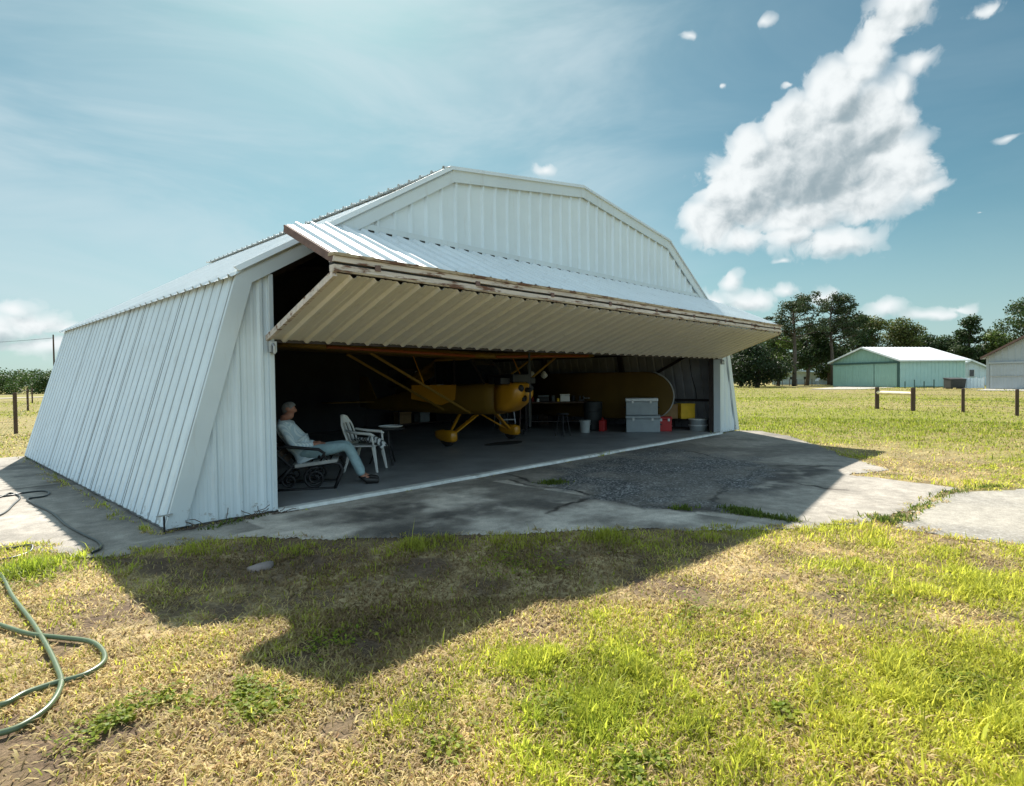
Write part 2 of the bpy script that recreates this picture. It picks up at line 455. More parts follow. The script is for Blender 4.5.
# ------------------------------------------------------------------ apron and taxiway (fine sheets, stains and cracks with a shape of their own)
def crop3(cx, cy): return gp(540 + cx / 3.413, 420 + cy / 3.413)
def crop2(cx, cy): return gp(250 + cx / 3.413, 460 + cy / 3.413)
AGG = [crop3(*q) for q in [(90, 228), (-20, 196), (60, 165), (240, 122), (400, 98), (520, 104), (640, 128), (780, 158), (740, 192), (660, 228), (590, 280), (430, 292), (330, 284), (200, 256)]]
CRACKS = [[crop3(*q) for q in [(-110, 205), (-30, 225), (110, 240), (200, 264), (330, 292), (450, 303), (600, 307), (740, 328), (885, 347)]],
          [crop3(*q) for q in [(380, 92), (520, 108), (640, 138), (760, 158), (960, 156)]],
          [crop3(*q) for q in [(200, 264), (100, 285), (20, 318)]],
          [crop3(*q) for q in [(760, 158), (740, 180), (640, 225), (600, 262), (590, 305)]],
          [crop3(*q) for q in [(880, 215), (960, 232), (1040, 240)]],
          [crop2(*q) for q in [(860, 40), (960, 75), (1040, 85)]],
          [(-7.8, 4.9), (-9.4, 5.0)]]
STAINS = [([crop2(*q) for q in [(270, 225), (340, 205), (430, 180), (530, 155)]], .17, .85), ([crop2(*q) for q in [(470, 250), (560, 225), (660, 195)]], .28, .9),
          ([crop2(*q) for q in [(640, 185), (760, 165), (880, 160), (1030, 150)]], .24, .8), ([crop2(*q) for q in [(430, 265), (520, 262), (600, 250)]], .12, .7),
          ([crop3(*q) for q in [(680, 235), (760, 210), (850, 185), (950, 165)]], .32, .95), ([crop3(*q) for q in [(330, 290), (450, 296), (580, 296)]], .10, .9),
          ([crop3(*q) for q in [(700, 222), (790, 215), (860, 190)]], .22, .6),
          ([(-8.05, 4.6), (-8.0, 5.2)], .30, .7), ([(-7.95, 8.2), (-8.4, 8.7)], .28, .6), ([(-8.5, 6.6), (-8.0, 6.4)], .16, .55)]
def paved(name, poly, step, bounds, z, basecol, is_apron):
    x0, x1, y0, y1 = bounds
    nx, ny = int((x1 - x0) / step), int((y1 - y0) / step)
    X, Y = np.meshgrid(np.linspace(x0, x1, nx), np.linspace(y0, y1, ny), indexing='ij')
    x, y = X.ravel(), Y.ravel()
    ed = seg_dist(x, y, poly + [poly[0]])
    ins = in_poly(x, y, poly)
    sd = np.where(ins, ed, -ed) + (fbm(x, y, 3.0, 4, 40) - .5) * .22
    col = np.tile(np.array(basecol), (len(x), 1)) * (.80 + .40 * fbm(x, y, .9, 5, 51))[:, None]
    agg = np.zeros(len(x))
    wx = x + (fbm(x, y, 1.4, 4, 61) - .5) * .9; wy = y + (fbm(x, y, 1.4, 4, 62) - .5) * .9
    if is_apron:
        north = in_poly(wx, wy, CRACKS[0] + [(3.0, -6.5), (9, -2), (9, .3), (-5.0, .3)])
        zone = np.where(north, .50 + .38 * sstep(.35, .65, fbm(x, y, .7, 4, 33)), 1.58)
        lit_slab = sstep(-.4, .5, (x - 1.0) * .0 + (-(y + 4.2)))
        zone = zone * (1 - lit_slab) + .98 * lit_slab  # sunlit part of the slab painted its own tone, apart from the shaded part
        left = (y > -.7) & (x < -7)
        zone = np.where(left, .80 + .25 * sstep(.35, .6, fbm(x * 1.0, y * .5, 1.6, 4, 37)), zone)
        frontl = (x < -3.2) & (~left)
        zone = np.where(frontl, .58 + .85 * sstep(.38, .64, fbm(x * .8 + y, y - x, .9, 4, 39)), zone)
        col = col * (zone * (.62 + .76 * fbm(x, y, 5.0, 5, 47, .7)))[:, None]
        agg = np.maximum(agg, .62 * north * sstep(.46, .66, fbm(x, y, 1.1, 5, 64)))
        agg = np.maximum(agg, .30 * frontl * sstep(.50, .66, fbm(x, y, 1.6, 5, 65)))
        ae = seg_dist(wx, wy, AGG + [AGG[0]]); ai = in_poly(wx, wy, AGG)
        agg = sstep(-.45, .35, np.where(ai, ae, -ae) + (fbm(x, y, 2.6, 5, 63) - .5) * 1.1) * (.55 + .45 * sstep(.35, .6, fbm(x, y, 1.3, 4, 66)))
        for pts, w, k in STAINS:
            d = seg_dist(wx, wy, pts)
            f = k * (1 - sstep(w * .3, w * 1.9, d)) * sstep(.26, .50, fbm(x, y, 4.0, 4, 70) * .75 + .15 * (fbm(x * .6, y, 9, 3, 8)) )
            col = col * (1 - f[:, None]) + np.array([.075, .068, .062]) * f[:, None]
        for pts in CRACKS:
            d = seg_dist(x + (fbm(x, y, 5, 3, 81) - .5) * .18, y + (fbm(x, y, 5, 3, 82) - .5) * .18, pts)
            f = .85 * (1 - sstep(.014, .055, d)) + .30 * (1 - sstep(.03, .30, d)) * sstep(.35, .6, fbm(x, y, 3, 3, 83))
            col = col * (1 - f[:, None]) + np.array([.07, .06, .05]) * f[:, None]
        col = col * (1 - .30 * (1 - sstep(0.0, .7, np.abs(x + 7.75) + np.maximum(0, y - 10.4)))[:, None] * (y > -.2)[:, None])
    keep = (sd > 0).reshape(nx, ny)
    k = keep[:-1, :-1] & keep[1:, :-1] & keep[1:, 1:] & keep[:-1, 1:]
    ii, jj = np.nonzero(k)
    f = np.stack([ii * ny + jj, (ii + 1) * ny + jj, (ii + 1) * ny + jj + 1, ii * ny + jj + 1], 1)
    used = np.unique(f); remap = np.full(len(x), -1); remap[used] = np.arange(len(used)); f = remap[f]
    zz = z + (fbm(x, y, .5, 3, 90) - .5) * .008 - .018 * (1 - sstep(0, .12, sd))
    m, nt, out = new_mat(name + '_surface')
    b = nt.nodes.new('ShaderNodeBsdfPrincipled'); nt.links.new(b.outputs[0], out.inputs[0]); b.inputs['Roughness'].default_value = .88
    b.inputs['Specular IOR Level'].default_value = .3
    a = nt.nodes.new('ShaderNodeAttribute'); a.attribute_name = 'tint'
    g = nt.nodes.new('ShaderNodeAttribute'); g.attribute_name = 'agg'
    sp = ramp(nt, noise(nt, 60, 4, .7), [(.3, .72), (.7, 1.25)])
    st = ramp(nt, noise(nt, 7, 6, .7), [(.35, .80), (.65, 1.12)])
    c = mixc(nt, 1.0, a.outputs['Color'], sp, 'MULTIPLY'); c = mixc(nt, 1.0, c, st, 'MULTIPLY')
    vo = nt.nodes.new('ShaderNodeTexVoronoi'); vo.inputs['Scale'].default_value = 40; tc = nt.nodes.new('ShaderNodeTexCoord')
    nt.links.new(tc.outputs['Object'], vo.inputs['Vector'])
    sep = nt.nodes.new('ShaderNodeSeparateColor'); nt.links.new(vo.outputs['Color'], sep.inputs[0])
    chip = ramp(nt, sep.outputs[0], [(.35, (.055, .056, .058)), (.55, (.10, .10, .10)), (.80, (.19, .19, .188)), (1.0, (.40, .40, .39))])
    chip = mixc(nt, 1.0, chip, ramp(nt, noise(nt, 2.5, 4, .6), [(.3, .65), (.7, 1.2)]), 'MULTIPLY')
    c = mixc(nt, g.outputs['Fac'], c, chip)
    nt.links.new(c, b.inputs['Base Color'])
    bp = nt.nodes.new('ShaderNodeBump'); bp.inputs['Strength'].default_value = .5; bp.inputs['Distance'].default_value = .012
    nt.links.new(noise(nt, 45, 5, .7), bp.inputs['Height']); nt.links.new(bp.outputs[0], b.inputs['Normal'])
    if name == 'taxiway': agg = .34 * sstep(.35, .65, fbm(x, y, .8, 4, 15)) + .04
    return np_mesh(name, np.stack([x, y, zz], 1)[used], f, m, color=col[used], attrs={'agg': agg[used]}, kind='structure')
paved('apron', APRON, .035, (-13.6, 8.6, -6.8, 10.7), 0.0, (.345, .312, .268), True)
paved('taxiway', ROADP, .06, (-3.0, 3.2, -30, -5.2), -.006, (.36, .33, .28), False)
# ------------------------------------------------------------------ the hangar
hangar = empty('hangar', (0, 0, 0), 0, 'white ribbed steel hangar with faceted roof and its wide bifold door raised', 'hangar')

def ribbed(mb, u0, u1, lo, hi, pos, pitch=.305, h=.03, bw=.085, tw=.032, minor=True, breaks=(), phase=.5, rows=None):
    """ribbed sheet: ribs run along v, profile across u"""
    us = [(u0, 0.0), (u1, 0.0)]
    c = u0 + pitch * phase
    while c < u1:
        for du, d in ((-bw / 2, 0), (-tw / 2, h), (tw / 2, h), (bw / 2, 0)):
            if u0 < c + du < u1: us.append((c + du, d))
        if minor:
            for off in (pitch / 3, 2 * pitch / 3):
                for du, d in ((-.02, 0), (-.008, h * .16), (.008, h * .16), (.02, 0)):
                    if u0 < c + off + du < u1: us.append((c + off + du, d))
        c += pitch
    us.sort()
    def dep(u):
        for (a, da), (b2, db) in zip(us[:-1], us[1:]):
            if a <= u <= b2: return da + (db - da) * (u - a) / max(1e-9, b2 - a)
        return 0
    for bk in breaks:
        if u0 < bk < u1: us.append((bk, dep(bk)))
    us.sort()
    vs, fs = [], []
    for (u, d) in us:
        vs += [pos(u, lo(u), d), pos(u, hi(u), d)]
    for i in range(len(us) - 1):
        if hi(us[i][0]) - lo(us[i][0]) < 1e-6 and hi(us[i + 1][0]) - lo(us[i + 1][0]) < 1e-6: continue
        fs.append((2 * i, 2 * i + 2, 2 * i + 3, 2 * i + 1))
    mb.add(vs, fs)

def slope_map(a, b2, sgn):
    """sheet between profile points a (low) and b2 (high): u = y, v = metres up the slope, d = outward"""
    a = np.array(a); b2 = np.array(b2); L = np.linalg.norm(b2 - a); t = (b2 - a) / L
    nrm = np.array([-t[1], t[0]]) * (1 if (-t[1] * sgn) >= 0 else -1)
    if nrm[1] < 0: nrm = -nrm
    def f(u, v, d):
        p = a + t * v + nrm * d
        return (p[0], u, p[1])
    return f, L

Y0, Y1 = .012, DEP
for sgn in (-1, 1):
    A, B_, C_, D_ = (sgn * HW, 0.03), (sgn * HB, ZB), (sgn * HC, ZC), (0, ZD)
    f, L = slope_map(A, B_, sgn)
    mb = MB(); ribbed(mb, Y0, Y1, lambda u: 0, lambda u: L, f, h=.024, bw=.072, tw=.030)
    sw = mb.build('side_wall', M['white'], hangar)
    for yy, w in ((4.60, .024), (1.85, .010), (3.68, .012), (5.51, .014), (7.34, .010)):
        mb = MB(); t_ = .0015
        p = [f(yy, 0.0, .0), f(yy + w, 0.0, .0), f(yy + w, L - .02, .0), f(yy, L - .02, .0)]
        q = [f(yy, 0.0, .004), f(yy + w, 0.0, .004), f(yy + w, L - .02, .004), f(yy, L - .02, .004)]
        mb.hexa(p + q); mb.build('lap_joint', M['seam'], sw)
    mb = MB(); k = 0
    while .1645 + .305 * k < Y1 - .1:      # dark strips painted as shading along the foot of each rib
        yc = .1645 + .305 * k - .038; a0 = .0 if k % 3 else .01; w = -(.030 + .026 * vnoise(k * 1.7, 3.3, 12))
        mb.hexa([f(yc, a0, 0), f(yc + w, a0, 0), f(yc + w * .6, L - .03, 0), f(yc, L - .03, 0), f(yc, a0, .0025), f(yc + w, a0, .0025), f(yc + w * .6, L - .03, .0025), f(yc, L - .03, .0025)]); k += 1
    g_ = mb.build('rib_shade_lines', M['rib_shade'], sw)
    f2, L2 = slope_map((B_[0] + sgn * .10, ZB - .06), (sgn * (HC - .02), ZC + .012), sgn)
    mb = MB(); ribbed(mb, -.085, Y1 + .05, lambda u: 0, lambda u: L2, f2, h=.035, phase=.3)
    lr = mb.build('lower_roof', M['roof'], hangar)
    f3, L3 = slope_map((sgn * (HC + .12), ZC + .055 - .02), (0, ZD + .055), sgn)
    mb = MB(); ribbed(mb, -.085, Y1 + .05, lambda u: 0, lambda u: L3, f3, h=.04, phase=.3)
    # under-layer of the overhang
    ur = mb.build('upper_roof', M['roof'], hangar)
    # inner linings
    g1, M1 = slope_map((sgn * (HW - .10), .0), (sgn * (HB - .10), ZB - .04), sgn)
    mb = MB(); ribbed(mb, .10, Y1 - .10, lambda u: 0, lambda u: M1, g1, h=.03, minor=False)
    mb.build('inner_wall', M['liner'], hangar)
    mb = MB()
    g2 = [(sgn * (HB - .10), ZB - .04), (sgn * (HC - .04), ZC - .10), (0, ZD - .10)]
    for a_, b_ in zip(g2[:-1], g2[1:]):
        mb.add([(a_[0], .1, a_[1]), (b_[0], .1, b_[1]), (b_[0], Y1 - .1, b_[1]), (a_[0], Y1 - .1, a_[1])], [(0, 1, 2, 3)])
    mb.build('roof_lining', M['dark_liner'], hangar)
    # steel frames: slanted column, rafters, girts
    for yy in (.35, 3.6, 6.9, 10.05):
        mb = MB()
        mb.bar((sgn * (HW - .22), yy, .04), (sgn * (HB - .20), yy, ZB - .05), .10, .16, (0, 1, 0))
        mb.build('steel_column', M['frame'], hangar)
        mb = MB()
        mb.bar((sgn * (HB - .20), yy, ZB - .12), (sgn * (HC - .05), yy, ZC - .22), .10, .16, (0, 1, 0))
        mb.bar((sgn * (HC - .05), yy, ZC - .22), (0, yy, ZD - .22), .10, .16, (0, 1, 0))
        mb.build('rafter', M['frame'], hangar)
    for t in (.30, .80):
        mb = MB(); x = HW - .16 + (HB - HW) * t; z = .05 + (ZB - .05) * t
        mb.bar((sgn * x, .1, z), (sgn * x, Y1 - .1, z), .09, .07)
        mb.build('girt', M['frame'], hangar)
mb = MB(); x1 = HW - .30; mb.bar((x1 - .05, 3.4, 1.35), (HB - .28, .55, 2.55), .07, .07); mb.build('diagonal_brace', M['frame'], hangar)
mb = MB(); mb.bar((-x1 + .05, 3.4, .3), (-HB + .28, .55, 2.55), .07, .07); mb.build('diagonal_brace', M['frame'], hangar)
# ridge cap
mb = MB(); mb.prism([(-.25, ZD + .050), (0, ZD + .085), (.25, ZD + .050), (.25, ZD + .058), (0, ZD + .096), (-.25, ZD + .058)], lambda x, z: (x, .02, z), lambda x, z: (x, Y1 + .05, z))
mb.build('ridge_cap', M['roof'], hangar)
# rear wall, outside and inside
mb = MB(); bk = [-HB, -HC, 0, HC, HB]
ribbed(mb, -HW, HW, lambda u: -.03, lambda u: max(prof_z(u), .0), lambda u, v, d: (u, DEP + d, v), breaks=bk)
mb.build('rear_wall', M['white'], hangar)
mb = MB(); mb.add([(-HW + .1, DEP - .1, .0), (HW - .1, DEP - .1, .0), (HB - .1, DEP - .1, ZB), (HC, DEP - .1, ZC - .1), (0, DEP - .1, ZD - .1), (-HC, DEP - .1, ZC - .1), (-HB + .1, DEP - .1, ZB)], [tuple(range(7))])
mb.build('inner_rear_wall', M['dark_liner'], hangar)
# front: gable sheet above the door, flank sheets beside it
TRW = .165
zg = ZH + .17
xg = HB - (zg - ZB + .02) / ((ZC - ZB) / (HB - HC))
mb = MB(); ribbed(mb, -xg, xg, lambda u: zg, lambda u: max(zg, prof_z(u, .02)), lambda u, v, d: (u, .0 - d, v), breaks=[-HC, 0, HC], h=.034, bw=.09, minor=False)
mb.build('gable_wall', M['white'], hangar)
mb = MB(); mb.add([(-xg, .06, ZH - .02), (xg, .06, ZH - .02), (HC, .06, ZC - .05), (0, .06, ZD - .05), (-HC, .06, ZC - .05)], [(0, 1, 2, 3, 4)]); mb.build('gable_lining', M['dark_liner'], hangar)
mb = MB(); mb.prism([(-5.62, ZH + .035), (5.62, ZH + .035), (5.40, zg + .01), (-5.40, zg + .01)], lambda x, z: (x, -.04, z), lambda x, z: (x, .05, z)); mb.build('door_header', M['trim'], hangar)
mb = MB(); mb.prism([(-5.55, ZH - .12), (5.55, ZH - .12), (5.0, ZH + .2), (-5.0, ZH + .2)], lambda x, z: (x, .09, z), lambda x, z: (x, .33, z)); mb.build('header_beam', M['frame'], hangar)
for sgn in (-1, 1):
    mb = MB()
    def wl(u): return .03
    def wh(u):
        ax = abs(u)
        return max(.031, prof_z(ax, .05) if ax > HB else prof_z(ax, .10))
    a_, b_ = (HJ + .055, HW - .01) if sgn > 0 else (-HW + .01, -HJ - .055)
    ribbed(mb, a_, b_, wl, wh, lambda u, v, d: (u, .0 - d, v), breaks=[-HB, HB], h=.024, phase=.75 if sgn < 0 else .25, pitch=.29)
    fw = mb.build('flank_wall', M['white'], hangar)
    mb = MB(); mb.add([(sgn * (HJ + .06), .07, .04), (sgn * (HW - .12), .07, .04), (sgn * (HB - .06), .07, ZB - .05), (sgn * (HJ + .06), .07, prof_z(HJ, .15))], [(0, 1, 2, 3)]); mb.build('flank_lining', M['dark_liner'], hangar)
    mb = MB(); mb.box(min(sgn * HJ, sgn * (HJ + .06)), max(sgn * HJ, sgn * (HJ + .06)), -.045, .16, .03, prof_z(HJ, .22)); mb.build('door_jamb', M['trim'], hangar, bevel=.006)
    mb = MB(); mb.box(min(sgn * (HJ - .01), sgn * (HJ + .13)), max(sgn * (HJ - .01), sgn * (HJ + .13)), .17, .30, .04, prof_z(HJ, .35)); mb.build('door_post', M['frame'], hangar)

# rake trim: a flat flashing that follows the faceted gable, with a tilted cap along its roof edge
def offset_profile(dist):
    P = [np.array(p, float) for p in PROF]; outp = []
    for i in range(len(P)):
        ns = []
        for j in (i - 1, i):
            if 0 <= j < len(P) - 1:
                t = P[j + 1] - P[j]; t /= np.linalg.norm(t); ns.append(np.array([t[1], -t[0]]))
        if len(ns) == 1: o_ = P[i] + ns[0] * dist
        else:
            b_ = ns[0] + ns[1]; b_ /= np.linalg.norm(b_); o_ = P[i] + b_ * dist / max(.3, b_ @ ns[0])
        if i in (0, len(P) - 1): o_[1] = 0.0; o_[0] = P[i][0] + (-1 if P[i][0] > 0 else 1) * dist / math.cos(math.atan2(HW - HB, ZB))
        outp.append(o_)
    return outp
OUT = offset_profile(-.035); INN = offset_profile(TRW)
for i in range(6):
    mb = MB(); a_, b_, c_, d_ = OUT[i], OUT[i + 1], INN[i + 1], INN[i]
    z0 = .04
    q = [list(a_), list(b_), list(c_), list(d_)]
    for p in q:
        if p[1] < z0: p[1] = z0
    mb.prism([tuple(p) for p in q], lambda x, z: (x, -.062, z), lambda x, z: (x, -.034 + .09 * 0, z))
    mb.build('rake_trim', M['trim'], hangar)
    if i in (0, 5): continue
    mb = MB(); e, g = offset_profile(-.085)[i], offset_profile(-.085)[i + 1]; a2, b2 = offset_profile(-.02)[i], offset_profile(-.02)[i + 1]
    mb.hexa([(a2[0], -.098, a2[1]), (b2[0], -.098, b2[1]), (b2[0], -.064, b2[1]), (a2[0], -.064, a2[1]),
             (e[0], -.070, e[1]), (g[0], -.070, g[1]), (g[0], -.040, g[1]), (e[0], -.040, e[1])])
    mb.build('roof_edge_cap', M['roof'], hangar)

# floor slab with its white painted lip
mb = MB(); mb.box(-HW + .02, HW - .02, .05, DEP - .02, -.10, .035); f_ = mb.build('floor', M['floor']); f_['kind'] = 'structure'
mb = MB()
xs = np.linspace(-HJ - .02, HJ + .02, 60)
for xa, xb in zip(xs[:-1], xs[1:]):
    w0 = -.11 - .03 * vnoise(xa * 2.3, 0.0, 5); w1 = -.11 - .03 * vnoise(xb * 2.3, 0.0, 5)
    mb.add([(xa, w0, .006), (xb, w1, .006), (xb, .048, .046), (xa, .048, .046), (xa, w0 + .02, .048), (xb, w1 + .02, .048)], [(0, 1, 5, 4), (4, 5, 2, 3)])
mb.build('threshold_lip', M['lip'])['kind'] = 'structure'

# ------------------------------------------------------------------ bifold door
door = empty('bifold_door'); door.parent = hangar
hy, hz = -.005, ZH; fy, fz = FOLD; ly, lz = LOWEND
UL = math.hypot(fy - hy, fz - hz); LL = math.hypot(fy - ly, fz - lz)
ut = np.array([hy - fy, hz - fz]) / UL; un = np.array([-ut[1], ut[0]]);  un = un if un[1] > 0 else -un
LL = math.hypot(fy - ly, fz - .10 - lz - .045); lt = np.array([ly - fy, lz + .045 - fz + .10]) / LL; ln = np.array([-lt[1], lt[0]]);  ln = ln if ln[1] < 0 else -ln
DX = 6.60
XH = 5.70; VC = 1.21
def uhi(u):
    ax = abs(u)
    return UL if ax <= XH else UL - (ax - XH) / (DX - XH) * (UL - VC)
def umap(u, v, d):
    p = np.array([fy, fz]) + ut * v + un * (.075 + d); return (u, p[0], p[1])
def lmap(u, v, d):
    p = np.array([fy, fz - .10]) + lt * v + ln * (.040 + d); return (u, p[0], p[1])
mb = MB(); ribbed(mb, -DX, DX, lambda u: .02, uhi, umap, breaks=[-XH, XH], h=.034)
up = mb.build('upper_panel', M['roof'], door)
mb = MB(); ribbed(mb, -DX, DX, lambda u: .02, lambda u: uhi(u) - .03, lambda u, v, d: umap(u, v, -.05), breaks=[-XH, XH], h=.0, minor=False); mb.build('panel_backing', M['dark_liner'], up)
mb = MB()
for s in (-1, 1):
    a_ = umap(s * (DX + .006), 0.0, -.05); b_ = umap(s * (DX + .006), VC, -.05); c_ = umap(s * (XH + .006), UL, -.05)
    mb.bar(a_, b_, .05, .085, (0, 0, 1)); mb.bar(b_, c_, .05, .085, (0, 0, 1))
mb.build_each('edge_channel', M['rust'], up)
mb = MB()
k = -DX + .3
while k < DX:      # short foam closures under each rib along the hinge line
    if abs(k) < XH - .1: mb.bar(umap(k - .05, UL + .012, .012), umap(k + .05, UL + .012, .012), .03, .025)
    k += .305
mb.build_each('rib_closure', M['rubber'], up)
mb = MB(); ribbed(mb, -DX, DX, lambda u: -.03, lambda u: LL, lmap, h=.036, phase=.65)
lp = mb.build('lower_panel', M['cream'], door)
mb = MB(); ribbed(mb, -DX, DX, lambda u: .03, lambda u: LL, lambda u, v, d: lmap(u, v, -.04), h=.0, minor=False); mb.build('panel_backing', M['dark_liner'], lp)
for s in (-1, 1):
    mb = MB(); mb.bar(lmap(s * (DX + .004), .0, -.015), lmap(s * (DX + .004), LL + .01, -.015), .05, .07, (0, 0, 1)); mb.build('edge_strip', M['rail'], lp)
# the two fold rails and the seal between them
def xbeam(name, y0, y1, z0, z1, mat, par, x=DX + .03, wob=.006):
    mb = MB(); xs = np.linspace(-x, x, 40); vs = []; fs = []
    for i, xx in enumerate(xs):
        w = (vnoise(xx * 1.1, 1.0, 4) - .5) * wob * 2
        vs += [(xx, y0 + w, z0 + w), (xx, y1 + w, z0 + w), (xx, y1 + w, z1 + w), (xx, y0 + w, z1 + w)]
    for i in range(len(xs) - 1):
        for k in range(4): fs.append((4 * i + k, 4 * i + (k + 1) % 4, 4 * i + 4 + (k + 1) % 4, 4 * i + 4 + k))
    fs += [(3, 2, 1, 0), tuple(len(vs) - 4 + k for k in range(4))]
    mb.add(vs, fs); return mb.build(name, mat, par)
xbeam('capping_strip', fy - .065, fy + .06, fz + .055, fz + .088, M['tan'], up, DX + .04)
xbeam('fold_rail', fy - .045, fy + .06, fz - .005, fz + .052, M['rail'], up)
xbeam('fold_seal', fy - .012, fy + .05, fz - .035, fz - .008, M['rubber'], door)
xbeam('fold_rail', fy - .050, fy + .055, fz - .105, fz - .038, M['rail'], lp)
xbeam('rail_lip', fy - .062, fy - .052, fz - .118, fz - .095, M['tan'], lp)
mb = MB()
for k in range(9):
    x = -DX + .5 + k * (2 * DX - 1) / 8
    mb.box(x - .035, x + .035, fy - .060, fy - .050, fz - .050, fz + .012)
mb.build_each('fold_hinge', M['rust'], door)
for s in (-1, 1):     # roller brackets riding on the jambs
    mb = MB(); x = s * (HJ - .005)
    mb.box(min(x, x + s * .10), max(x, x + s * .10), -.105, -.05, lz - .16, lz - .02)
    mb.tube([(x + s * .05, -.10, lz - .05), (x + s * .05, -.02 - .12, lz - .09), (x + s * .05, -.14, lz - .17), (x + s * .02, -.06, lz - .17)], .018, 8)
    mb.build('roller_bracket', M['steel'], door, bevel=.006)
# bottom angle of the lower panel
mb = MB(); mb.box(-DX, DX, ly - .01, ly + .05, lz - .03, lz + .01); mb.build('bottom_angle', M['frame'], lp)

# hanging wires and a lamp cord on the inner wall
mb = MB()
mb.tube([(6.88, 1.1, 2.3), (6.95, 1.05, 1.7), (7.02, .95, 1.25), (7.0, .9, .95)], .012, 6); pass
tag(mb.build('hanging_cable', M['black']), 'thin black cable hanging down the inner wall by the right door post', 'cable')

# ------------------------------------------------------------------ the aeroplane
PX, PY = .52, 3.72
plane = empty('light_aircraft', (PX, PY, .035), 0, 'yellow high-wing light aircraft parked nose out on the hangar floor', 'aircraft')
def ring(y, w, zb, zt, n=16, p=3.2):
    r = []
    for k in range(n):
        a = 2 * PI * k / n; c, s = math.cos(a), math.sin(a)
        x = w / 2 * math.copysign(abs(c) ** (2 / p), c); z = (zb + zt) / 2 + (zt - zb) / 2 * math.copysign(abs(s) ** (2 / p), s)
        r.append((x, y, z))
    return r
mb = MB()
mb.loft([ring(-.95, .70, .78, 1.52), ring(-.55, .76, .74, 1.58), ring(.10, .78, .72, 1.52), ring(1.3, .76, .70, 1.50), ring(2.2, .60, .72, 1.46), ring(3.6, .36, .72, 1.22), ring(5.0, .16, .74, 1.02), ring(5.55, .06, .78, .98)])
fus = mb.build('fuselage', M['shaded_yellow'], plane, smooth=True)
mb = MB()   # cabin roof, rear deck and posts above the fuselage side
mb.loft([ring(-.1, .70, 2.10, 2.24), ring(1.3, .70, 2.10, 2.22), ring(2.3, .50, 1.62, 1.90), ring(3.4, .34, 1.18, 1.40)]); mb.build('cabin_roof', M['shaded_yellow'], fus, smooth=True)
mb = MB()
for s in (-1, 1):
    mb.bar((s * .37, -.62, 1.52), (s * .34, -.08, 2.14), .04, .05); mb.bar((s * .37, .5, 1.48), (s * .34, .55, 2.14), .035, .04); mb.bar((s * .36, 1.3, 1.48), (s * .33, 1.35, 2.14), .035, .04)
mb.build_each('cabin_post', M['frame'], fus)
mb = MB()
for s in (-1, 1):
    mb.add([(s * .36, -.58, 1.53), (s * .36, 1.3, 1.5), (s * .325, 1.33, 2.12), (s * .325, -.1, 2.12)], [(0, 1, 2, 3)])
mb.add([(-.35, -.64, 1.54), (.35, -.64, 1.54), (.32, -.12, 2.15), (-.32, -.12, 2.15)], [(0, 1, 2, 3)])
mb.build_each('cabin_glass', M['glass'], fus)
# bowl-shaped cowling with two dark cooling holes
mb = MB()
mb.loft([ring(-.93, .75, .78, 1.53, 24, 4.2), ring(-1.22, .76, .84, 1.56, 24, 3.8), ring(-1.48, .70, .99, 1.55, 24, 3.2), ring(-1.62, .60, 1.12, 1.52, 24, 2.9), ring(-1.66, .44, 1.18, 1.48, 24, 2.6)])
cowl = mb.build('engine_cowl', M['yellow'], plane, smooth=True)
mb = MB()
for s in (-1, 1): mb.lathe([(.085, -1.625), (.085, -1.655), (.05, -1.70)], (s * .17, 0, 1.40), 14, 'y')
mb.lathe([(.075, -1.57), (.075, -1.66)], (-.05, 0, 1.16), 12, 'y')
mb.build_each('cooling_hole', M['rubber'], cowl)
mb = MB()
for s in (-1, 1):
    mb.box(min(s * .30, s * .62), max(s * .30, s * .62), -1.42, -1.22, 1.50, 1.66); mb.box(min(s * .30, s * .60), max(s * .30, s * .60), -1.16, -.98, 1.50, 1.66)
mb.box(-.30, .30, -1.52, -.66, 1.54, 1.74)
mb.build_each('engine_cylinder', M['black'], cowl, bevel=.02)
mb = MB(); mb.lathe([(.06, -1.64), (.06, -1.76), (.04, -1.82), (.012, -1.84)], (0, 0, 1.36), 16, 'y'); spn = mb.build('spinner', M['black'], plane, smooth=True)
mb = MB()
for s in (-1, 1):     # blades stand upright
    mb.loft([[(-.05, -1.80, 1.36 + s * .05), (.02, -1.74, 1.36 + s * .05), (.05, -1.76, 1.36 + s * .05), (-.02, -1.82, 1.36 + s * .05)],
             [(-.07, -1.79, 1.36 + s * .45), (.05, -1.75, 1.36 + s * .45), (.06, -1.765, 1.36 + s * .45), (-.06, -1.80, 1.36 + s * .45)],
             [(-.04, -1.775, 1.36 + s * .88), (.03, -1.765, 1.36 + s * .88), (.035, -1.77, 1.36 + s * .88), (-.035, -1.78, 1.36 + s * .88)]])
mb.build('propeller', M['black'], plane)
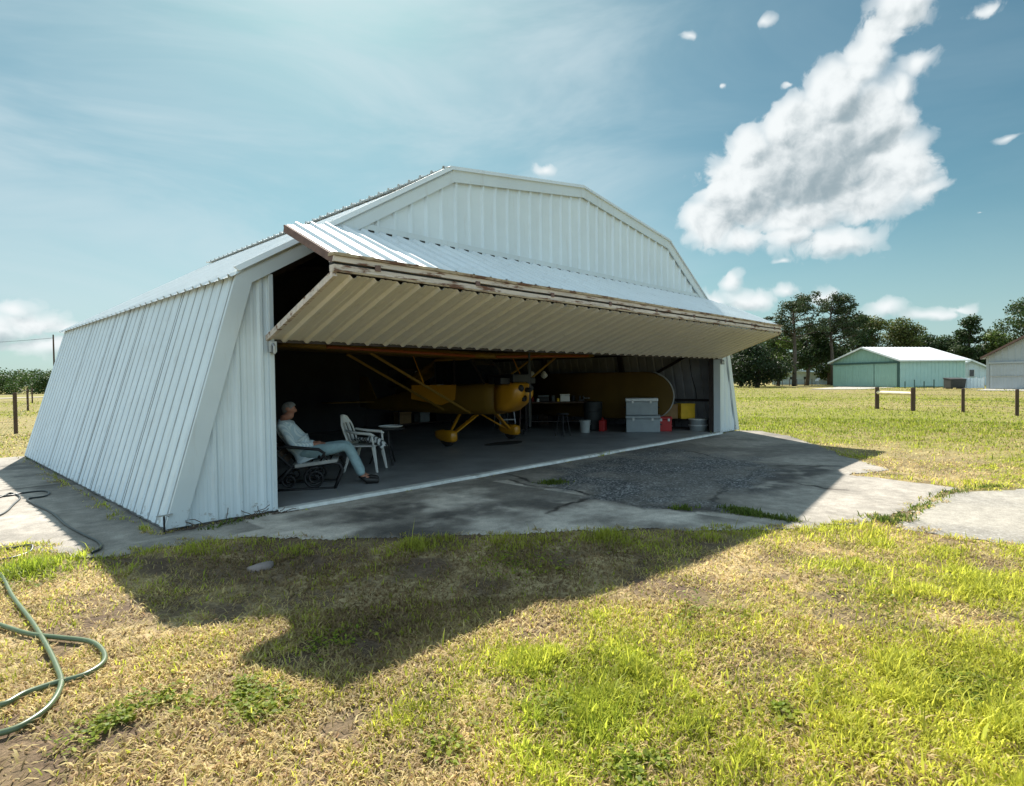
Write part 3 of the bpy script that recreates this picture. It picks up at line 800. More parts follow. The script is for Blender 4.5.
# wing with rounded tips, slight dihedral
def wing_ring(x, ch, y0, zc, t=.16):
    pr = [(0, 0), (.03, .045), (.12, .085), (.30, .105), (.55, .08), (.80, .04), (1, 0.0), (.75, -.012), (.4, -.022), (.12, -.03), (.03, -.022)]
    return [(x, y0 + u * ch, zc + v * ch) for u, v in pr]
mb = MB(); rs = []
for x in (-5.30, -5.26, -5.12, -4.85, -4.4, -2.5, -.36, .36, 2.5, 4.4, 4.85, 5.12, 5.26, 5.30):
    ax = abs(x); ch = 1.58 if ax <= 4.4 else 1.58 * math.sqrt(max(.015, 1 - ((ax - 4.4) / .905) ** 2))
    rs.append(wing_ring(x, ch, -.28 + (1.58 - ch) * .45, 2.20 + .026 * max(0, ax - .36)))
mb.loft(rs); wing = mb.build('wing', M['shaded_yellow'], plane, smooth=True)
mb = MB()
for s in (-1, 1):
    mb.tube([(s * .38, -.275, 2.205), (s * 2.5, -.275, 2.262), (s * 4.4, -.275, 2.312)], .035, 8)
mb.build('leading_edge', M['orange'], wing)
for s in (-1, 1):
    for (yb, zb_, yw, xw) in ((-.10, .78, .05, 3.2), (.95, .84, .98, 3.2)):
        mb = MB(); zw = 2.20 + .026 * (xw - .36) - .03
        mb.tube([(s * .39, yb, zb_), (s * xw, yw, zw)], .032, 8)
        mb.build('wing_strut', M['shaded_yellow'], plane)
    mb = MB(); mb.tube([(s * 1.75, .0 + .0, 1.50), (s * 1.75, .42, 2.22)], .014, 6); mb.build('jury_strut', M['yellow'], plane)
    mb = MB()
    mb.loft([[(s * .36, -.34, .74), (s * .36, -.20, .74), (s * .30, -.20, .74), (s * .30, -.34, .74)], [(s * 1.06, -.16, .27), (s * 1.06, -.06, .27), (s * 1.02, -.06, .25), (s * 1.02, -.16, .25)]])
    mb.loft([[(s * .36, .34, .74), (s * .36, .40, .74), (s * .30, .40, .74), (s * .30, .34, .74)], [(s * 1.06, -.04, .27), (s * 1.06, .00, .27), (s * 1.02, .00, .25), (s * 1.02, -.04, .25)]])
    mb.build_each('gear_leg', M['yellow'], plane)
    mb = MB(); mb.lathe([(.12, -.08), (.19, -.075), (.215, -.03), (.215, .03), (.19, .075), (.12, .08)], (s * 1.12, -.08, .215), 20, 'x')
    wh = mb.build('wheel', M['rubber'], plane, smooth=True)
    mb = MB()
    sq = lambda v: math.copysign(abs(v) ** .55, v)
    mb.loft([[(s * 1.12 + w * sq(math.cos(t)), y, zc + hh * sq(math.sin(t))) for t in np.linspace(0, 2 * PI, 16, endpoint=False)] for (y, w, hh, zc) in ((-.33, .09, .10, .25), (-.30, .11, .13, .25), (-.16, .12, .15, .26), (.08, .12, .14, .27), (.24, .10, .11, .28), (.34, .07, .07, .30))])
    mb.build('wheel_fairing', M['yellow'], wh, smooth=True)
# open lower cabin door on the side towards the camera
mb = MB(); q_ = [(-.41, .42, 1.49), (-1.00, 1.50, 1.50), (-1.02, 1.50, 1.14), (-.62, .78, .98), (-.43, .45, 1.12)]
mb.add(q_ + [(x + .02, y, z - .015) for x, y, z in q_], [(0, 1, 2, 3, 4), (9, 8, 7, 6, 5)] + [(k, (k + 1) % 5, (k + 1) % 5 + 5, k + 5) for k in range(5)])
mb.build('cabin_door', M['yellow'], plane)
mb = MB(); mb.loft([[(0.02, 4.6, 1.0), (0.02, 5.6, .92), (-.02, 5.6, .92), (-.02, 4.6, 1.0)], [(.015, 5.15, 1.75), (.015, 5.55, 1.78), (-.015, 5.55, 1.78), (-.015, 5.15, 1.75)]]); mb.build('tail_fin', M['shaded_yellow'], plane)
mb = MB(); mb.loft([[(-1.4, 5.0, .96), (-1.4, 5.5, .96), (-1.4, 5.5, .99), (-1.4, 5.0, .99)], [(0, 4.6, .95), (0, 5.6, .95), (0, 5.6, .99), (0, 4.6, .99)], [(1.4, 5.0, .96), (1.4, 5.5, .96), (1.4, 5.5, .99), (1.4, 5.0, .99)]]); mb.build('tailplane', M['shaded_yellow'], plane)
mb = MB(); mb.lathe([(.06, -.03), (.10, -.025), (.10, .025), (.06, .03)], (0, 5.3, .10), 14, 'x'); mb.bar((0, 5.3, .12), (0, 5.2, .76), .03, .04); mb.build('tail_wheel', M['rubber'], plane)

# spare wing standing on edge by the right-hand wall
sw = empty('spare_wing', (6.05, 1.18, .035), 0, 'detached yellow wing with rounded tip standing on edge along the inner right wall', 'wing')
mb = MB(); rs = []
for y in (0.0, .03, .12, .32, .62, .95, 3.0, 6.2):
    if y >= .95: hh = .74
    else: hh = .74 * math.sqrt(max(.02, 1 - ((.95 - y) / .955) ** 2))
    th = .10 if y > .3 else .05 + .05 * y / .3
    rs.append([(th * math.cos(t) * (1 if math.cos(t) > 0 else .4), y, 1.06 + hh * math.sin(t)) for t in np.linspace(0, 2 * PI, 20, endpoint=False)])
mb.loft(rs); mb.build('wing_panel', M['stored_wing'], sw, smooth=True)
mb = MB(); pts = []
for t in np.linspace(-1.25, 1.25, 20): pts.append((-.03, .95 - .985 * math.cos(t), 1.06 + .765 * math.sin(t)))
mb.tube(pts, .018, 8); mb.build('tip_bow', M['slat'], sw, smooth=True)
mb = MB()
for y in (1.2, 5.0): mb.box(-.22, .18, y, y + .10, .0, .36)
mb.build_each('cradle_block', M['wood'], sw)

# ------------------------------------------------------------------ boxes and clutter along the right-hand side
def case(name, loc, size, rz, label, cat, mat, edge, group=None, latches=True):
    e = empty(name, loc, rz, label, cat, group)
    mb = MB(); mb.box(-size[0] / 2, size[0] / 2, -size[1] / 2, size[1] / 2, 0, size[2] * .80); bd = mb.build('body', mat, e, bevel=.02)
    mb = MB(); mb.box(-size[0] / 2 - .012, size[0] / 2 + .012, -size[1] / 2 - .012, size[1] / 2 + .012, size[2] * .805, size[2]); mb.build('lid', edge, e, bevel=.02)
    if latches:
        mb = MB()
        for k in (-.28, .28): mb.box(size[0] * k - .03, size[0] * k + .03, -size[1] / 2 - .03, -size[1] / 2 - .013, size[2] * .70, size[2] * .88)
        mb.build_each('latch', M['steel'], bd)
        mb = MB(); s = size[0] / 2; mb.tube([(s, -.09, size[2] * .45), (s + .045, -.09, size[2] * .45), (s + .045, .09, size[2] * .45), (s, .09, size[2] * .45)], .013, 8); mb.tube([(-s, -.09, size[2] * .45), (-s - .045, -.09, size[2] * .45), (-s - .045, .09, size[2] * .45), (-s, .09, size[2] * .45)], .013, 8)
        mb.build_each('handle', M['black'], bd)
    return e
RZ = R(-58)
case('storage_case', (5.52, 1.90, .035), (.98, .52, .50), RZ, 'silver grey storage case on the floor at the bottom of a stack of two', 'case', M['grey_box'], M['grey_box'])
case('storage_case', (5.49, 1.92, .545), (.92, .46, .50), RZ, 'silver storage case with a paler lid, on top of the other case', 'case', M['grey_box'], M['grey_box_pale'])
case('tool_box', (6.10, 1.50, .035), (.40, .34, .44), RZ, 'red metal tool box beside the stacked silver cases', 'tool box', M['red'], M['red'])
e = empty('work_shelf', (7.02, 1.25, .035), R(-90), 'low dark metal shelf against the wall near the right door post', 'shelf')
mb = MB()
for z in (.30, .02): mb.box(-.55, .55, -.2, .2, z, z + .03)
mb.build_each('shelf_board', M['frame'], e)
for sx in (-.52, .52):
    for sy in (-.18, .18):
        mb = MB(); mb.box(sx - .02, sx + .02, sy - .02, sy + .02, 0, .36); mb.build('leg', M['frame'], e)
def crate(name, loc, size, rz, label, cat, mat):
    e = empty(name, loc, rz, label, cat); a_, b_, h = size[0] / 2, size[1] / 2, size[2]; t = .02
    mb = MB(); mb.box(-a_, a_, -b_, b_, 0, t); mb.box(-a_, a_, -b_, -b_ + t, t, h); mb.box(-a_, a_, b_ - t, b_, t, h); mb.box(-a_, -a_ + t, -b_ + t, b_ - t, t, h); mb.box(a_ - t, a_, -b_ + t, b_ - t, t, h)
    mb.build('shell', mat, e, bevel=.006)
    mb = MB(); mb.box(-a_ - .012, a_ + .012, -b_ - .012, -b_, h - .05, h); mb.box(-a_ - .012, a_ + .012, b_, b_ + .012, h - .05, h); mb.box(-a_ - .012, -a_, -b_, b_, h - .05, h); mb.box(a_, a_ + .012, -b_, b_, h - .05, h)
    mb.build('rim', mat, e, bevel=.004)
    return e
crate('crate', (7.00, 1.28, .375), (.44, .40, .46), R(-40), 'yellow crate on the low shelf by the right wall', 'crate', M['yellow_box'])
crate('cardboard_box', (6.72, 1.72, .375), (.46, .42, .44), R(-40), 'brown cardboard box on the low shelf beside the yellow crate', 'box', M['brown_box'])
for (x, y, z, lb) in ((6.86, .80, .035, 'grey round tub on the floor below the yellow crate'), (6.86, .80, .215, 'second grey tub stacked on the lower tub')):
    e = empty('tub', (x, y, z), 0, lb, 'tub')
    mb = MB(); mb.lathe([(.24, 0), (.27, .17)], seg=22); mb.build('body', M['grey_can'], e, smooth=False)
    mb = MB(); mb.lathe([(.27, .145), (.29, .15), (.29, .175), (.27, .178)], seg=22); mb.build('rim', M['grey_box_pale'], e)
# workbench with things on it
bx, by = gp(566, 431)
wb = empty('workbench', (4.75, 4.6, .035), R(-50), 'dark metal workbench behind the aircraft nose, cluttered on top', 'workbench')
mb = MB(); mb.box(-1.0, 1.0, -.32, .32, .84, .89); mb.build('top', M['wood'], wb, bevel=.008)
for sx in (-.95, .95):
    for sy in (-.27, .27):
        mb = MB(); mb.box(sx - .03, sx + .03, sy - .03, sy + .03, 0, .84); mb.build('leg', M['frame'], wb)
mb = MB(); mb.box(-.92, .92, -.24, .24, .25, .28); mb.build('shelf', M['frame'], wb)
def on_bench(u, v, z=.925):
    c, s = math.cos(R(-50)), math.sin(R(-50)); return (4.75 + u * c - v * s, 4.6 + u * s + v * c, z)
case('parts_box', on_bench(.28, -.08), (.30, .24, .24), R(-50), 'small white box on the cluttered workbench', 'box', M['plastic'], M['plastic'], latches=False)
case('battery_charger', on_bench(-.40, .0), (.34, .24, .20), R(-50), 'squat dark metal charger on the workbench', 'charger', M['black'], M['grey_can'], latches=False)
e = empty('vise', on_bench(.80, -.12), R(-50), 'dark bench vise at the end of the workbench', 'vise')
mb = MB(); mb.box(-.09, .09, -.07, .07, 0, .06); mb.box(-.07, -.02, -.08, .08, .06, .18); mb.box(.04, .09, -.08, .08, .06, .18); mb.build('body', M['black'], e, bevel=.01)
mb = MB(); mb.tube([(.09, 0, .1), (.26, 0, .1)], .015, 8); mb.tube([(.24, -.1, .1), (.24, .1, .1)], .010, 8); mb.build('screw_handle', M['steel'], e)
e = empty('bucket', (*gp(585, 432.5, .035), .035), 0, 'white plastic bucket on the floor in front of the workbench', 'bucket')
mb = MB(); mb.lathe([(.13, 0), (.16, .36)], seg=24); mb.build('body', M['bucket'], e); mb = MB(); mb.lathe([(.16, .335), (.172, .34), (.172, .365), (.16, .37)], seg=24); mb.build('rim', M['bucket'], e)
mb = MB(); mb.tube([(.172 * math.cos(t), -.02 - .16 * math.sin(t), .345 - .1 * math.sin(t)) for t in np.linspace(0, PI, 12)], .006, 6); mb.build('handle', M['steel'], e)
e = empty('shop_stool', (*gp(563, 436, .035), .035), 0, 'thin-legged dark stool in front of the workbench', 'stool')
mb = MB(); mb.lathe([(.17, .60), (.18, .62), (.17, .65)], seg=20); mb.build('seat', M['black'], e)
for k in range(4):
    a_ = PI / 4 + k * PI / 2; mb = MB(); mb.tube([(.11 * math.cos(a_), .11 * math.sin(a_), .60), (.21 * math.cos(a_), .21 * math.sin(a_), 0)], .013, 8); mb.build('leg', M['black'], e)
# pale round things hanging deep inside
for px, py, dep, lb in ((416, 376, 17.5, 'pale round thing hanging behind the left wing'), (544, 376, 18.5, 'pale round thing hanging behind the workbench'), (532, 376, 19.2, 'small pale round thing hanging deeper inside beside another')):
    p = CAM + CF * dep + CR * ((px - 512) / FPX * dep) + CU * ((393 - py) / FPX * dep)
    e = empty('pale_orb', (p[0], p[1], p[2]), 0, lb, 'lamp')
    mb = MB(); mb.lathe([(.02, .16), (.05, .13), (.12, .02), (.12, .0), (.06, -.06), (.01, -.09)], seg=16); mb.build('pale_shell', M['plastic'], e, smooth=True)
    mb = MB(); mb.tube([(0, 0, .15), (0, 0, prof_z(p[0], .12) - p[2])], .008, 6); mb.build('cord', M['black'], e)
# dark oil drip mat by the wheel
px_, py_ = gp(505, 443.5, .035); mb = MB(); mb.prism([(math.cos(t) * (.62 + .06 * math.sin(3 * t)), math.sin(t) * .30) for t in np.linspace(0, 2 * PI, 24, endpoint=False)], lambda x, y: (px_ + x, py_ + y, .039), lambda x, y: (px_ + x, py_ + y, .050))
tag(mb.build('drip_mat', M['rubber']), 'flat black drip mat on the floor under the aircraft nose', 'mat')

# ------------------------------------------------------------------ more clutter deep inside
rk = empty('storage_rack', (3.2, 9.55, .035), 0, 'tall dark steel rack against the hangar rear wall', 'rack')
for z in (.1, .75, 1.4, 2.0):
    mb = MB(); mb.box(-1.2, 1.2, -.28, .28, z, z + .03); mb.build('shelf_board', M['wood'], rk)
for sx in (-1.18, 1.18):
    for sy in (-.26, .26): mb = MB(); mb.box(sx - .02, sx + .02, sy - .02, sy + .02, 0, 2.05); mb.build('upright', M['frame'], rk)
rr2 = random.Random(11)
for k, (u, z, w, h, mt, lb) in enumerate([(-.85, .165, .5, .40, 'brown_box', 'wide cardboard box on the rack bottom shelf'), (.0, .165, .42, .34, 'grey_can', 'grey box in the middle of the rack bottom shelf'), (.75, .165, .5, .45, 'black', 'black box at the right of the rack bottom shelf'),
        (-.7, .815, .45, .38, 'grey_box', 'silver box on the rack second shelf'), (.35, .815, .55, .30, 'brown_box', 'flat cardboard box on the rack second shelf'), (-.3, 1.465, .5, .32, 'red', 'red box on the rack third shelf'), (.7, 1.465, .36, .40, 'plastic', 'white box on the rack third shelf')]):
    case('rack_box', (3.2 + u, 9.55, z), (w, .36, h), rr2.uniform(-.1, .1), lb, 'box', M[mt], M[mt], latches=False)
ld = empty('step_ladder', (4.1, 6.3, .035), R(-30), 'grey metal step ladder standing open behind the workbench', 'ladder')
for s_ in (-1, 1):
    mb = MB(); mb.bar((s_ * .26, -.45, 0), (s_ * .18, -.05, 1.75), .03, .06); mb.build('rail', M['steel'], ld)
    mb = MB(); mb.bar((s_ * .24, .45, 0), (s_ * .17, .02, 1.72), .025, .035); mb.build('rear_leg', M['steel'], ld)
for k in range(1, 6):
    t = k / 6; mb = MB(); mb.box(-.26 + .08 * t, .26 - .08 * t, -.50 + .40 * t, -.38 + .40 * t, 1.75 * t, 1.75 * t + .025); mb.build('step', M['steel'], ld)
mb = MB(); mb.box(-.2, .2, -.12, .08, 1.75, 1.79); mb.build('top_cap', M['rust'], ld)
for k, (u, v, r_, h, mt, lb) in enumerate([(-.75, .1, .05, .16, 'red', 'red spray can on the workbench end'), (-.08, .14, .06, .22, 'grey_can', 'grey oil bottle between the charger and the white box'), (.06, -.16, .04, .13, 'yellow_box', 'small yellow can at the front edge of the workbench'), (.56, .12, .07, .19, 'black', 'black canister beside the vise'), (-.58, -.2, .045, .12, 'plastic', 'small white jar at the front of the workbench')]):
    e = empty('can', on_bench(u, v), 0, lb, 'can')
    mb = MB(); mb.lathe([(r_ * .96, 0), (r_, .01), (r_, h * .8), (r_ * .6, h * .9)], seg=16); mb.build('body', M[mt], e); mb = MB(); mb.lathe([(r_ * .45, h * .9), (r_ * .45, h), (r_ * .3, h * 1.02)], seg=12); mb.build('cap', M['black'], e)
e = empty('fuel_can', (*gp(603, 431, .035), .035), R(20), 'dark red fuel can on the floor right of the white bucket', 'fuel can')
mb = MB(); mb.box(-.17, .17, -.09, .09, 0, .34); mb.build('body', M['red'], e, bevel=.03, seg=3); mb = MB(); mb.tube([(-.1, 0, .33), (-.08, 0, .40), (.05, 0, .40), (.07, 0, .33)], .014, 8); mb.build('handle', M['red'], e); mb = MB(); mb.tube([(.12, 0, .33), (.19, 0, .42)], [.03, .018], 8); mb.build('spout', M['black'], e)
e = empty('oil_drum', (5.3, 3.55, .035), 0, 'dark upright oil drum between the bucket and the silver cases', 'drum')
mb = MB(); mb.lathe([(.28, 0), (.29, .02), (.285, .29), (.295, .30), (.285, .31), (.285, .58), (.295, .59), (.285, .60), (.29, .86), (.28, .88)], seg=26); mb.build('body', M['dumpster'], e); mb = MB(); mb.lathe([(.275, .865), (.27, .872)], seg=26); mb.build('lid', M['black'], e)
e = empty('floor_jack', (3.0, 4.6, .035), R(40), 'low black wheeled jack on the floor near the workbench', 'jack')
mb = MB(); mb.box(-.35, .35, -.12, .12, .06, .16); mb.build('body', M['black'], e, bevel=.02); mb = MB(); mb.tube([(.3, 0, .14), (.85, 0, .75)], .02, 8); mb.build('handle', M['rust'], e)
for sx in (-.28, .28):
    for sy in (-.14, .14): mb = MB(); mb.lathe([(.05, -.02), (.055, 0), (.05, .02)], (sx, sy, .055), 12, 'y'); mb.build('wheel', M['rubber'], e)
# ------------------------------------------------------------------ seated person
def skin_obj(name, chains, mat, parent, sub=2, roots=()):
    """chains: list of lists of (key, (x,y,z), r); shared keys join. Grown into one smooth surface"""
    idx = {}; vs = []; rs = []; es = []
    for ch in chains:
        prev = None
        for key, p, r in ch:
            if key not in idx: idx[key] = len(vs); vs.append(p); rs.append(r)
            if prev is not None and prev != idx[key]: es.append((prev, idx[key]))
            prev = idx[key]
    me = bpy.data.meshes.new(name); me.from_pydata(vs, es, []); o = bpy.data.objects.new(name, me); COL.objects.link(o)
    o.modifiers.new('skin', 'SKIN').use_smooth_shade = True
    if not me.skin_vertices: me.skin_vertices.new()
    sv = me.skin_vertices[0].data
    for i, r in enumerate(rs):
        sv[i].radius = (r, r) if not isinstance(r, tuple) else r; sv[i].use_root = False
    for k in roots: sv[idx[k]].use_root = True
    s = o.modifiers.new('sub', 'SUBSURF'); s.levels = sub; s.render_levels = sub
    me.materials.append(mat)
    if parent is not None: o.parent = parent
    return o
FANG = math.atan2(-.534, .845)
person = empty('person', (-5.57, 1.35, .035), FANG, 'grey-haired person in pale striped shirt and faded jeans sitting back in the iron chair', 'person')
def side(k, s): return k + ('r' if s < 0 else 'l')
torso = [('pel', (.12, 0, .52), .105), ('belly', (.02, 0, .67), .12), ('chest', (-.12, 0, .86), .15), ('upch', (-.20, 0, .98), .12), ('neck', (-.175, 0, 1.07), .060), ('jaw', (-.105, 0, 1.115), .056), ('head', (-.098, 0, 1.195), .092), ('crown', (-.105, 0, 1.272), .072)]
chains = [torso, [('head', 0, 0), ('nose', (.008, 0, 1.172), .016)], [('jaw', 0, 0), ('chin', (-.035, 0, 1.085), .036)]]
hands = []
for s in (-1, 1):
    chains.append([('upch', 0, 0), (side('sh', s), (-.205, s * .185, .965), .068), (side('el', s), (-.03, s * .275, .66), .040), (side('wr', s), (.28, s * .12, .655), .030), (side('palm', s), (.355, s * .075, .655), (.040, .022))])
    chains.append([('head', 0, 0), (side('ear', s), (-.125, s * .100, 1.20), .020)])
    chains.append([('pel', 0, 0), (side('hip', s), (.16, s * .09, .52), .080), (side('kn', s), (.74, s * .13, .615), .066), (side('an', s), (.975, s * .12, .12), .042), (side('ball', s), (1.12, s * .12, .055), .038), (side('toe', s), (1.19, s * .12, .045), .028)])
    for k in range(4):
        y0 = s * (.075 + (k - 1.5) * .021); L = (.070, .080, .076, .060)[k]
        chains.append([(side('fa%d' % k, s), (.35, y0, .66), .010), (side('fb%d' % k, s), (.35 + L * .62, y0, .655), .009), (side('fc%d' % k, s), (.35 + L * .95, y0 - s * .004, .628), .008), (side('fd%d' % k, s), (.35 + L * .92, y0 - s * .006, .605), .0065)])
        hands.append(side('fa%d' % k, s))
    chains.append([(side('ta', s), (.32, s * .045, .658), .012), (side('tb', s), (.365, s * .022, .662), .0105), (side('tc', s), (.405, s * .018, .650), .008)]); hands.append(side('ta', s))
skin_obj('body', chains, M['skin'], person, 2, ['pel'] + hands)
sh = [[('hem', (.13, 0, .50), .150), ('pel', (.10, 0, .57), .172), ('belly', (.02, 0, .68), .172), ('chest', (-.12, 0, .86), .170), ('upch', (-.20, 0, .985), .132), ('collar', (-.197, 0, 1.055), .070)]]
for s in (-1, 1):
    sh.append([('upch', 0, 0), (side('sh', s), (-.205, s * .188, .968), .084), (side('ue', s), (-.10, s * .25, .80), .070), (side('el', s), (-.03, s * .278, .66), .064), (side('fo', s), (.13, s * .20, .655), .056), (side('wr', s), (.25, s * .135, .655), .044)])
m, nt, out = new_mat('striped_shirt'); b = nt.nodes.new('ShaderNodeBsdfPrincipled'); nt.links.new(b.outputs[0], out.inputs[0]); b.inputs['Roughness'].default_value = .85
wv = nt.nodes.new('ShaderNodeTexWave'); wv.wave_type = 'BANDS'; wv.bands_direction = 'Y'; wv.inputs['Scale'].default_value = 11; wv.inputs['Distortion'].default_value = 1.2
tc = nt.nodes.new('ShaderNodeTexCoord'); nt.links.new(tc.outputs['Object'], wv.inputs[0])
nt.links.new(ramp(nt, wv.outputs[0], [(.35, (.70, .78, .80)), (.62, (.50, .62, .68))]), b.inputs['Base Color'])
skin_obj('shirt', sh, m, person, 2, ['pel'])
jn = [[('waist', (.06, 0, .60), .160), ('pel', (.12, 0, .52), .172)]]
for s in (-1, 1):
    jn.append([('pel', 0, 0), (side('hip', s), (.17, s * .105, .525), .128), (side('th', s), (.48, s * .12, .575), .098), (side('kn', s), (.745, s * .13, .615), .086), (side('ca', s), (.86, s * .125, .38), .078), (side('an', s), (.975, s * .12, .125), .072)])
skin_obj('jeans', jn, M['denim'], person, 2, ['pel'])
for s in (-1, 1):
    skin_obj('shoe', [[('a', (.965, s * .12, .11), .052), ('h', (.97, s * .12, .065), .058), ('b', (1.10, s * .12, .058), .060), ('t', (1.23, s * .12, .045), .044)]], M['shoe'], person, 2, ['h'])
ax = Vector((-.62, 0, .78)).normalized(); e1 = Vector((0, 1, 0)); e2 = ax.cross(e1); rg_ = []
for th_ in np.linspace(.02, R(97), 10):
    ring_ = []
    for ph_ in np.linspace(0, 2 * PI, 22, endpoint=False):
        lim = th_ * (1 - .16 * max(0, math.cos(ph_ + PI / 2 * 0) if 0 else -math.sin(ph_) * 0))
        d_ = ax * math.cos(lim) + (e1 * math.cos(ph_) + e2 * math.sin(ph_)) * math.sin(lim); q_ = 1 + .035 * math.sin(7 * ph_ + 5 * lim)
        ring_.append((-.104 + d_.x * .112 * q_, d_.y * .094 * q_, 1.205 + d_.z * .112 * q_))
    rg_.append(ring_)
mb = MB(); mb.loft(rg_); mb.build('hair', M['hair'], person, smooth=True)
mb = MB()
for s in (-1, 1): mb.lathe([(.001, -.007), (.008, -.004), (.008, .004), (.001, .007)], (-.018, s * .034, 1.205), 10, 'x')
mb.build_each('eye', M['rubber'], person)

# iron garden chair under the person
gc = empty('garden_chair', (-5.57, 1.35, .035), FANG, 'black iron garden chair with scrolled sides and slatted seat under the seated person', 'chair')
def spiral(c, r0, r1, turns, a0, y, n=40):
    return [(c[0] + (r0 + (r1 - r0) * t) * math.cos(a0 + 2 * PI * turns * t), y, c[1] + (r0 + (r1 - r0) * t) * math.sin(a0 + 2 * PI * turns * t)) for t in np.linspace(0, 1, n)]
mb = MB()
for k in range(5):
    t = k / 4; mb.cbox((.0 + .56 * t, 0, .365 + .05 * t), (.10, .68, .022))
mb.build('seat', M['slat'], gc, bevel=.004)
mb = MB()
for k in range(6):
    t = .12 + k / 5 * .86; mb.bar((-.10 - .36 * t, -.34, .385 + .55 * t), (-.10 - .36 * t, .34, .385 + .55 * t), .022, .085, (-.55, 0, .84))
mb.build('backrest', M['wood'], gc, bevel=.004)
for s in (-1, 1):
    y = s * .36; mb = MB()
    mb.tube([(-.50, y, .98), (-.38, y, .76), (-.22, y, .52), (-.06, y, .36), (.25, y, .36), (.52, y, .395), (.64, y, .37), (.68, y, .28), (.62, y, .13), (.56, y, .0)], .026, 8)
    mb.tube([(-.04, y, .36), (-.16, y, .22), (-.30, y, .09), (-.42, y, .0)], .026, 8)
    mb.tube(spiral((.28, .17), .165, .03, 2.1, R(70), y), .019, 8)
    mb.tube(spiral((-.08, .15), .12, .03, 1.6, R(60), y), .016, 8)
    mb.tube([(-.42, y, .012), (.0, y, .012), (.56, y, .012)], .020, 8)
    mb.tube([(-.30, y, .63), (-.12, y, .66), (.10, y, .63), (.34, y, .60), (.42, y, .54), (.38, y, .47), (.33, y, .50)], .024, 8)
    mb.tube([(.40, y, .56), (.47, y, .40)], .014, 8)
    mb.build('scroll_side', M['black'], gc, smooth=True)
    mb = MB(); mb.bar((.0, s * .385, .365), (.60, s * .385, .425), .03, .05); mb.build('edge_slat', M['slat'], gc, bevel=.004)

# white plastic armchair
pc = empty('plastic_chair', (-3.98, 1.96, .035), FANG - R(20), 'white moulded plastic armchair beside the seated person, cloth on its seat', 'chair')
mb = MB()
mb.prism([(-.22, -.20), (-.15, -.235), (.22, -.25), (.27, -.18), (.275, .18), (.22, .25), (-.15, .235), (-.22, .20)], lambda x, y: (x, y, .445 + .02 * x), lambda x, y: (x, y, .475 + .02 * x))
mb.build('seat', M['plastic'], pc, bevel=.01)
mb = MB(); rows = []
for i in range(9):
    t = i / 8; w = .225 + .02 * math.sin(PI * t) - .10 * max(0, t - .72) / .28; x = -.21 - .17 * t
    rows.append([(x - .05 * math.cos(PI * u / 2 * .9), w * u, .47 + .53 * t - .05 * (abs(u) ** 3) * max(0, t - .5)) for u in np.linspace(-1, 1, 9)])
n9 = 9
vs = [p for r in rows for p in r] + [(p[0] - .018, p[1], p[2]) for r in rows for p in r]; N = len(rows) * n9; fs = []
for i in range(8):
    for k in range(8):
        if k % 2 == 1 and 1 <= i <= 5: continue      # slots
        q = (i * n9 + k, i * n9 + k + 1, (i + 1) * n9 + k + 1, (i + 1) * n9 + k); fs += [q, tuple(a + N for a in q[::-1])]
mb.add(vs, fs)
mb.tube([rows[i][0] for i in range(9)] + rows[8] + [rows[8 - i][8] for i in range(9)], .016, 8)
mb.build('backrest', M['plastic'], pc)
for s in (-1, 1):
    mb = MB(); mb.tube([(-.27, s * .24, .74), (-.05, s * .285, .70), (.20, s * .285, .68), (.26, s * .275, .65)], [.020, .026, .028, .022], 8); mb.tube([(.22, s * .28, .67), (.25, s * .265, .46)], .020, 8); mb.build('armrest', M['plastic'], pc, smooth=True)
    for (xt, xb) in ((.23, .31), (-.17, -.30)):
        mb = MB(); mb.loft([[(xt - .03, s * .215 - .02, .46), (xt + .03, s * .215 - .02, .46), (xt + .03, s * .215 + .03, .46), (xt - .03, s * .215 + .03, .46)], [(xb - .018, s * .265 - .018, 0), (xb + .018, s * .265 - .018, 0), (xb + .018, s * .265 + .018, 0), (xb - .018, s * .265 + .018, 0)]]); mb.build('leg', M['plastic'], pc, bevel=.006)
m, nt, out = new_mat('striped_cloth'); b = nt.nodes.new('ShaderNodeBsdfPrincipled'); nt.links.new(b.outputs[0], out.inputs[0]); b.inputs['Roughness'].default_value = .9
tc = nt.nodes.new('ShaderNodeTexCoord'); wv = nt.nodes.new('ShaderNodeTexWave'); wv.inputs['Scale'].default_value = 5; wv.inputs['Distortion'].default_value = 6; wv.inputs['Detail'].default_value = 2; nt.links.new(tc.outputs['Object'], wv.inputs[0])
nt.links.new(ramp(nt, wv.outputs[0], [(.30, (.07, .08, .09)), (.44, (.74, .76, .76))]), b.inputs['Base Color'])
gxs = np.linspace(-.20, .36, 24); gys = np.linspace(-.22, .24, 20); vs = []
for x in gxs:
    for y in gys:
        z = .50 + .10 * fbm(x, y, 7, 3, 4) + .07 * math.exp(-((x - .1) / .12) ** 2 - (y / .15) ** 2) + .02 * math.sin(18 * y + 5 * x)
        if x > .27: z -= (x - .27) * 1.3
        vs.append((x + .015 * math.sin(20 * y), y + .01 * math.sin(22 * x), z))
mb = MB(); ny = len(gys); nn = len(vs); fs = []
for i in range(len(gxs) - 1):
    for k in range(ny - 1): q = (i * ny + k, i * ny + k + 1, (i + 1) * ny + k + 1, (i + 1) * ny + k); fs += [q, tuple(a + nn for a in q[::-1])]
mb.add(vs + [(x, y, z - .012) for x, y, z in vs], fs)
o = mb.build('cloth', m, None, smooth=True); o.location = (-3.98, 1.96, .035); o.rotation_euler = (0, 0, FANG - R(20)); tag(o, 'crumpled dark and white striped cloth lying on the white plastic chair', 'cloth')

